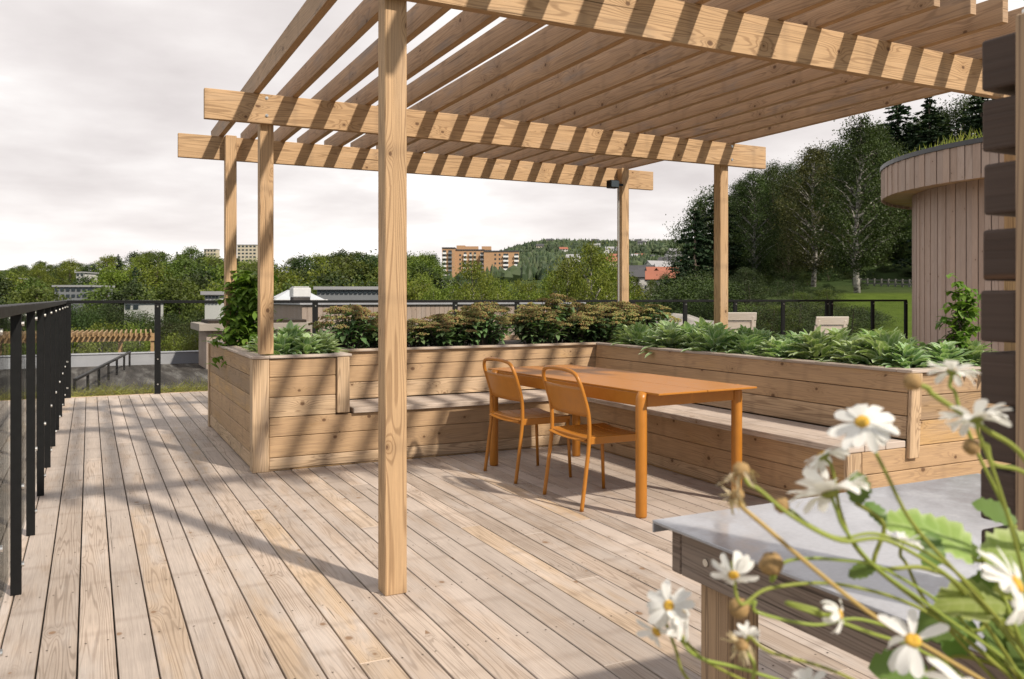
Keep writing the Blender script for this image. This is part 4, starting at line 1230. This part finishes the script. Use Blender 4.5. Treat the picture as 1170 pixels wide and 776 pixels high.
# ------------------------------------------------------------------ daisies
DR = random.Random(21)
ROOT = P(1235, 930, .95)
def frame(n):
    n = n.normalized(); a = n.orthogonal().normalized(); return a, n.cross(a), n
def camdir(r_, u_, f_):                   # right, up, away from the viewer
    v = K(r_, f_, 0); return Vector((v.x, v.y, u_)).normalized()
def daisy(px, py, v, dia, nrm, droop, label, stem, npet=18, cat='daisy', closed=0.0, stemr=.0017, part=1.0):
    c = P(px, py, v); Rf = dia*.94/F*v/2; root = empty('daisy', c); tag(root, label, cat, 'daisies in the foreground')
    a, b, n = frame(nrm); r = DR
    dr = Rf*.21
    m = MB()
    for layer in range(2):
        for k in range(npet//2):
            if r.random() > part*.93: continue
            t = 2*math.pi*(k+layer*.5)/(npet//2)+r.uniform(-.12, .12)
            d = a*math.cos(t)+b*math.sin(t)
            el = closed+r.uniform(-.28, .3)-.1*layer
            dd = (d*math.cos(el)+n*math.sin(el)).normalized()
            L = (Rf-dr*.7)*r.uniform(.86, 1.1)
            pf = lambda q: (.38+.62*min(1, q*2.2))*(1 if q < .8 else math.sqrt(max(0.04, 1-((q-.8)/.21)**2)))
            leaf_strip(m, d*dr*.75-n*.001*layer, dd, n, L, Rf*.31*r.uniform(.8, 1.2), curl=droop+r.uniform(-.5, .8), n=7, fold=r.uniform(-.05, .4), prof=pf)
    m.build('petals', M['petal'], root, smooth=True)
    m = MB(); vs = []; fs = []; n1, n2 = 18, 6
    for j in range(n2+1):
        q = j/n2; rr = dr*math.cos(q*math.pi/2)**.7 if j < n2 else .0001; h = dr*.5*math.sin(q*math.pi/2)-(.12*dr*math.exp(-(rr/dr*3)**2))
        for i_ in range(n1):
            t = 2*math.pi*i_/n1; jit = 1+r.uniform(-.05, .05); vs.append((a*math.cos(t)+b*math.sin(t))*rr*jit+n*(h*jit))
    for j in range(n2):
        for i_ in range(n1):
            i2 = (i_+1) % n1; fs.append((j*n1+i_, j*n1+i2, (j+1)*n1+i2, (j+1)*n1+i_))
    m.add(vs, fs); m.build('flower_disc', M['disc'], root, smooth=True)
    m = MB(); vs = []; fs = []
    for j, (rr, h) in enumerate([(dr*1.0, -.0005), (dr*1.05, -dr*.25), (dr*.75, -dr*.55), (stemr*1.3, -dr*.75)]):
        for i_ in range(12):
            t = 2*math.pi*i_/12; vs.append((a*math.cos(t)+b*math.sin(t))*rr+n*h)
    for j in range(3):
        for i_ in range(12):
            i2 = (i_+1) % 12; fs.append((j*12+i_, (j+1)*12+i_, (j+1)*12+i2, j*12+i2))
    m.add(vs, fs); m.build('calyx', M['calyx'], root, smooth=True)
    pts = [-n*dr*.7, -n*(dr*.7+.012)]
    for (x, y, vv) in stem: pts.append(P(x, y, vv)-c)
    m = MB(); m.tube(arc(pts, 7), stemr, 8); m.build('stem', M['stem'], root, smooth=True)
    return root
def seedhead(px, py, v, dia, nrm, label, stem, kind='bud', stemmat='stem', stemr=.0016):
    c = P(px, py, v); Rf = dia/F*v/2; root = empty('dry_flower_head', c); tag(root, label, 'flower head', 'spent heads among the daisies')
    a, b, n = frame(nrm); r = DR
    m = MB(); vs = []; fs = []; n1 = 14
    prof_ = [(-.9, .15), (-.7, .62), (-.3, .95), (.15, 1.0), (.55, .8), (.8, .45), (.9, .02)]
    for h, q in prof_:
        for i_ in range(n1):
            t = 2*math.pi*i_/n1; j = 1+r.uniform(-.13, .13); vs.append((a*math.cos(t)+b*math.sin(t))*Rf*q*j+n*h*Rf*j*1.05)
    for j in range(len(prof_)-1):
        for i_ in range(n1):
            i2 = (i_+1) % n1; fs.append((j*n1+i_, j*n1+i2, (j+1)*n1+i2, (j+1)*n1+i_))
    m.add(vs, fs); m.build('seed_cone', M['brown'], root, smooth=True)
    if kind == 'withered':
        m = MB()
        for k in range(15):
            t = r.uniform(0, 6.28); d = a*math.cos(t)+b*math.sin(t)
            dd = (d*.5+n*r.uniform(-.2, .8)+Vector((0, 0, -1))*r.uniform(.2, 1.1)).normalized()
            leaf_strip(m, d*Rf*.7, dd, n, Rf*r.uniform(1.6, 3.2), Rf*.42, curl=r.uniform(-1.4, 1.8), n=6, fold=r.uniform(.2, .9), wav=.15)
        m.build('withered_petals', M['withered'], root, smooth=True)
    pts = [-n*Rf*.85, -n*(Rf*.85+.008)]
    for (x, y, vv) in stem: pts.append(P(x, y, vv)-c)
    m = MB(); m.tube(arc(pts, 7), stemr, 8); m.build('stem', M[stemmat], root, smooth=True)
B = 1500
end = [(1230, 880, .95), (1250, 960, .96)]
daisy(985, 482, .80, 84, camdir(-.42, .62, -.58), .35, 'daisy tilted to the left with open yellow centre, in front of the bench seat', [(1012, 540, .80), (1044, 600, .80), (1105, 668, .82), (1180, 760, .85)]+end)
daisy(940, 520, .84, 76, camdir(-.45, .8, .35), .35, 'white daisy just above and behind the largest one in the middle', [(962, 590, .84), (990, 640, .85), (1090, 720, .87), (1180, 800, .9)]+end, npet=20)
daisy(948, 562, .80, 104, camdir(-.2, .85, .42), .5, 'largest daisy seen from the side with petals raised over its green base', [(966, 606, .80), (1003, 650, .8), (1080, 705, .82), (1170, 775, .85)]+end, npet=24, closed=.5)
daisy(1115, 478, .76, 80, camdir(.05, .85, .42), .6, 'daisy seen from the side high on the right before the dark screen', [(1132, 530, .77), (1150, 585, .78), (1168, 650, .8), (1190, 740, .85)]+end, npet=20, closed=.42)
daisy(1088, 424, .82, 62, camdir(.25, .85, .22), .4, 'highest and smallest daisy above the planter corner', [(1091, 448, .82), (1098, 472, .82), (1118, 520, .83), (1160, 610, .85), (1200, 740, .9)]+end, npet=16, closed=.35)
daisy(838, 657, .80, 62, camdir(-.15, -.35, -.8), .8, 'daisy with drooping petals in front of the grey table edge', [(846, 690, .81), (880, 672, .82), (960, 668, .84), (1060, 700, .86), (1160, 780, .9)]+end, npet=16)
daisy(764, 692, .84, 60, camdir(-.2, .35, -.85), .45, 'daisy facing the viewer at the far left of the flower spray', [(778, 730, .85), (800, 752, .86), (850, 765, .88), (960, 800, .9), (1100, 850, .93)]+end, npet=18)
daisy(781, 704, .85, 64, camdir(.75, .25, -.5), .5, 'daisy turned right, touching the leftmost one', [(790, 740, .86), (815, 760, .87), (880, 790, .89), (1000, 830, .92)]+end, npet=16)
daisy(750, 722, .86, 58, camdir(-.55, -.25, -.5), .3, 'ragged daisy hanging lowest at the left of the spray', [(772, 742, .86), (785, 775, .87), (840, 830, .9), (1000, 880, .93)]+end, npet=13, part=.8)
daisy(853, 728, .82, 38, camdir(0, .98, -.1), .3, 'small half open daisy standing upright near the bottom', [(862, 760, .82), (868, 800, .84), (950, 850, .9)]+end, npet=16, closed=.85)
daisy(960, 702, .78, 58, camdir(.85, .15, -.4), 1.0, 'spent daisy with petals swept back under the grey table top', [(930, 696, .78), (900, 690, .79), (985, 720, .8), (1080, 760, .85)]+end, npet=14, part=.75)
daisy(1043, 732, .72, 92, camdir(-.25, .8, -.45), .5, 'wide open daisy with few petals at the bottom centre of the spray', [(1060, 770, .73), (1110, 800, .78)]+end, npet=14, part=.75)
daisy(1162, 668, .70, 104, camdir(.7, .45, -.5), .4, 'big blurred daisy cut by the right edge of the picture', [(1185, 700, .72), (1205, 780, .8)]+end, npet=18)
daisy(1030, 618, .86, 50, camdir(.1, .9, .1), .4, 'white daisy behind the green stems before the grey table top', [(1036, 645, .86), (1060, 690, .87), (1130, 770, .9)]+end, npet=18, closed=.5)
daisy(1112, 792, .68, 120, camdir(.1, .9, -.25), .6, 'big blurred daisy cut by the bottom edge', [(1130, 830, .7), (1190, 900, .8)]+end, npet=18)
daisy(925, 782, .8, 52, camdir(-.2, .8, -.5), .3, 'daisy peeping over the bottom edge in the middle', [(940, 820, .8), (1000, 870, .85)]+end, npet=14)
seedhead(846, 538, .78, 20, camdir(-.5, .8, 0), 'withered brown flower head with shrivelled petals highest at the left', [(868, 560, .78), (905, 590, .78), (960, 618, .79), (1020, 620, .8), (1120, 690, .83), (1200, 800, .9)]+end, kind='withered', stemr=.0019)
seedhead(842, 566, .80, 16, camdir(-.4, .8, 0), 'lower withered head on a long straight brown stem', [(872, 600, .80), (930, 650, .80), (1000, 705, .81), (1080, 752, .82), (1170, 810, .87)]+end, kind='withered', stemmat='drystem', stemr=.0022)
seedhead(893, 577, .80, 19, camdir(-.8, .5, 0), 'small round brown bud left of the largest daisy', [(925, 600, .80), (960, 615, .8), (1010, 612, .81), (1100, 660, .84), (1200, 780, .9)]+end)
seedhead(1043, 437, .76, 21, camdir(-.9, .35, 0), 'brown green bud beside the planter corner on a thick bent stem', [(1065, 450, .76), (1092, 468, .76), (1125, 490, .77), (1180, 540, .8), (1230, 700, .9)]+end, stemr=.0024)
seedhead(1110, 511, .78, 19, camdir(-.9, -.1, 0), 'brown bud below the high right daisy', [(1135, 530, .78), (1170, 540, .79), (1215, 580, .82), (1240, 750, .9)]+end, stemr=.002)
seedhead(881, 644, .82, 27, camdir(-.1, .95, -.1), 'large ochre seed head between the table edge and the stems', [(900, 641, .82), (960, 640, .83), (1020, 655, .84), (1120, 730, .88)]+end)
seedhead(845, 695, .83, 24, camdir(-.7, -.3, 0), 'ochre seed head just under the drooping daisy', [(866, 700, .83), (930, 714, .84), (985, 708, .85), (1060, 740, .87), (1150, 820, .9)]+end)
seedhead(848, 738, .80, 15, camdir(-.2, .5, -.2), 'withered head hanging down over the table leg', [(856, 728, .8), (880, 745, .8), (960, 770, .83), (1080, 830, .88)]+end, kind='withered')

def big_leaf(m, c, d, up, L, W, lobes=5):
    leaf_strip(m, c, d, up, L, W, curl=.5, n=12, fold=.18, wav=.03, prof=lambda t: (math.sin(math.pi*min(1, .05+t*.95))**.6)*(1+.16*math.sin(t*math.pi*lobes*2)))
def leafy(nm, label, items, mat, stemend=True):
    c0 = P(*items[0][:3]); root = empty(nm, c0); tag(root, label, 'leafy stem')
    for (px, py, v, r_a, u_a, f_a, L, W) in items:
        c = P(px, py, v)-c0; m = MB(); d = camdir(r_a, u_a, f_a); L *= .8; W *= .75
        big_leaf(m, c, d, camdir(.15, .75, -.62), L, W); m.build('leaf', mat, root, smooth=True)
    m = MB(); m.tube(arc([Vector((0, 0, 0))]+[P(*q[:3])-c0 for q in items[1:]]+[P(*e_)-c0 for e_ in end], 6), .0022, 8); m.build('stem', M['stem'], root, smooth=True)
leafy('leafy_stem', 'stem with broad pale green leaves below the right daisies', [(1075, 612, .88, -.85, .35, .1, .075, .055), (1115, 640, .86, -.6, .6, .3, .085, .065), (1125, 640, .85, .8, .3, 0, .085, .065),
      (1150, 690, .85, -.9, .15, -.1, .09, .06), (1165, 730, .83, .5, .5, -.2, .09, .06)], M['bigleaf'])
leafy('leafy_stem', 'stem with small dark green leaves at the right edge', [(1160, 600, .95, -.6, .5, .2, .06, .045), (1150, 640, .95, .7, .5, .1, .06, .05), (1100, 705, .92, -.8, -.2, 0, .07, .05), (1120, 720, .92, .5, -.3, .1, .08, .06), (1160, 690, .93, .6, .4, .1, .08, .06)], M['bigdark'])
leafy('leafy_stem', 'stem with small jagged leaves between the middle daisies', [(978, 575, .83, .2, .9, .1, .04, .034), (1010, 600, .84, -.3, .7, .3, .035, .028), (1000, 648, .84, -.9, -.2, 0, .035, .022), (1060, 650, .85, .3, .8, .2, .05, .035), (1110, 690, .86, .6, .6, .1, .06, .04)], M['bigdark'])
leafy('leafy_stem', 'stem with broad leaves low behind the bottom daisies', [(1060, 770, .95, -.8, .2, 0, .08, .06), (1090, 750, .95, .1, .8, .2, .09, .07), (1140, 760, .94, .3, .8, .1, .09, .07), (1160, 770, .92, .6, .6, 0, .09, .07)], M['bigdark'])

# ------------------------------------------------------------------ camera
cam_d = bpy.data.cameras.new('camera'); cam = bpy.data.objects.new('camera', cam_d); col.objects.link(cam)
cam.location = (0, 0, H); cam.rotation_euler = (R(90), 0, -YAW)
cam_d.sensor_width = 36; cam_d.lens = 36*F/1170; cam_d.shift_y = -(388-HY)/1170
cam_d.clip_start = .05; cam_d.clip_end = 20000
cam_d.dof.use_dof = True; cam_d.dof.focus_distance = 6.2; cam_d.dof.aperture_fstop = 6.7
scn.camera = cam

# ------------------------------------------------------------------ light and sky
D = Vector((-.375, .926, -.89)).normalized()
sd = bpy.data.lights.new('sun', 'SUN'); sd.energy = 5.0; sd.angle = R(1.9); sd.color = (1, .90, .765)
so = bpy.data.objects.new('sun', sd); col.objects.link(so); so.rotation_euler = D.to_track_quat('-Z', 'Y').to_euler()
so.location = (5, -10, 12)
w = bpy.data.worlds.new('World'); scn.world = w; w.use_nodes = True
nt = w.node_tree; nt.nodes.clear()
class WT(NT):
    def __init__(s): s.t = nt; s.out = nt.nodes.new('ShaderNodeOutputWorld')
t = WT()
sky = nt.nodes.new('ShaderNodeTexSky'); sky.sky_type = 'NISHITA'; sky.sun_disc = False
elev = math.asin(-D.z); sky.sun_elevation = elev; sky.sun_rotation = math.atan2(-D.x, -D.y)
tc = nt.nodes.new('ShaderNodeTexCoord'); sp = nt.nodes.new('ShaderNodeSeparateXYZ'); t.l(tc.outputs['Generated'], sp.inputs[0])
zz = t.math('ADD', t.math('MAXIMUM', sp.outputs[2], 0.0), .16)
cx = t.math('DIVIDE', sp.outputs[0], zz); cy = t.math('DIVIDE', sp.outputs[1], zz)
cv = t.comb(t.math('ADD', cx, 3.3), t.math('ADD', cy, 1.2), .4)
n1 = t.noise(cv, .75, 8, .52); n2 = t.noise(cv, 2.1, 6, .5)
mask = t.math('ADD', t.math('MULTIPLY', n1, .7), t.math('MULTIPLY', n2, .3))
cc = t.ramp(mask, [(.35, (6.5, 6.0, 5.9)), (.44, (7.7, 7.2, 7.05)), (.51, (8.8, 8.35, 8.15)), (.58, (12.0, 11.7, 11.4))])
hor = t.math('SUBTRACT', 1.0, t.sstep(sp.outputs[2], 0.0, .16))
cc = t.mix(t.math('MULTIPLY', hor, .45), cc, (10.4, 9.7, 9.4))
# the cloud bank lies ahead and overhead; unseen sky around the sun is dimmed to cut fill light
away = t.math('ADD', t.math('MULTIPLY', sp.outputs[0], -.375), t.math('MULTIPLY', sp.outputs[1], .926))
cover = t.math('MAXIMUM', t.sstep(away, -.45, .05), t.math('MULTIPLY', t.sstep(sp.outputs[2], .80, .95), .8))
dim = t.mix(.35, sky.outputs[0], (2.6, 2.45, 2.35))
c = t.mix(t.math('MULTIPLY', cover, .96), dim, cc)
bg = nt.nodes.new('ShaderNodeBackground'); bg.inputs[1].default_value = .108
t.l(c, bg.inputs[0]); t.l(bg.outputs[0], t.out.inputs[0])

scn.view_settings.view_transform = 'Standard'; scn.view_settings.look = 'None'
scn.view_settings.exposure = .12; scn.view_settings.gamma = 1
scn.render.engine = 'CYCLES'
scn.cycles.transparent_max_bounces = 16
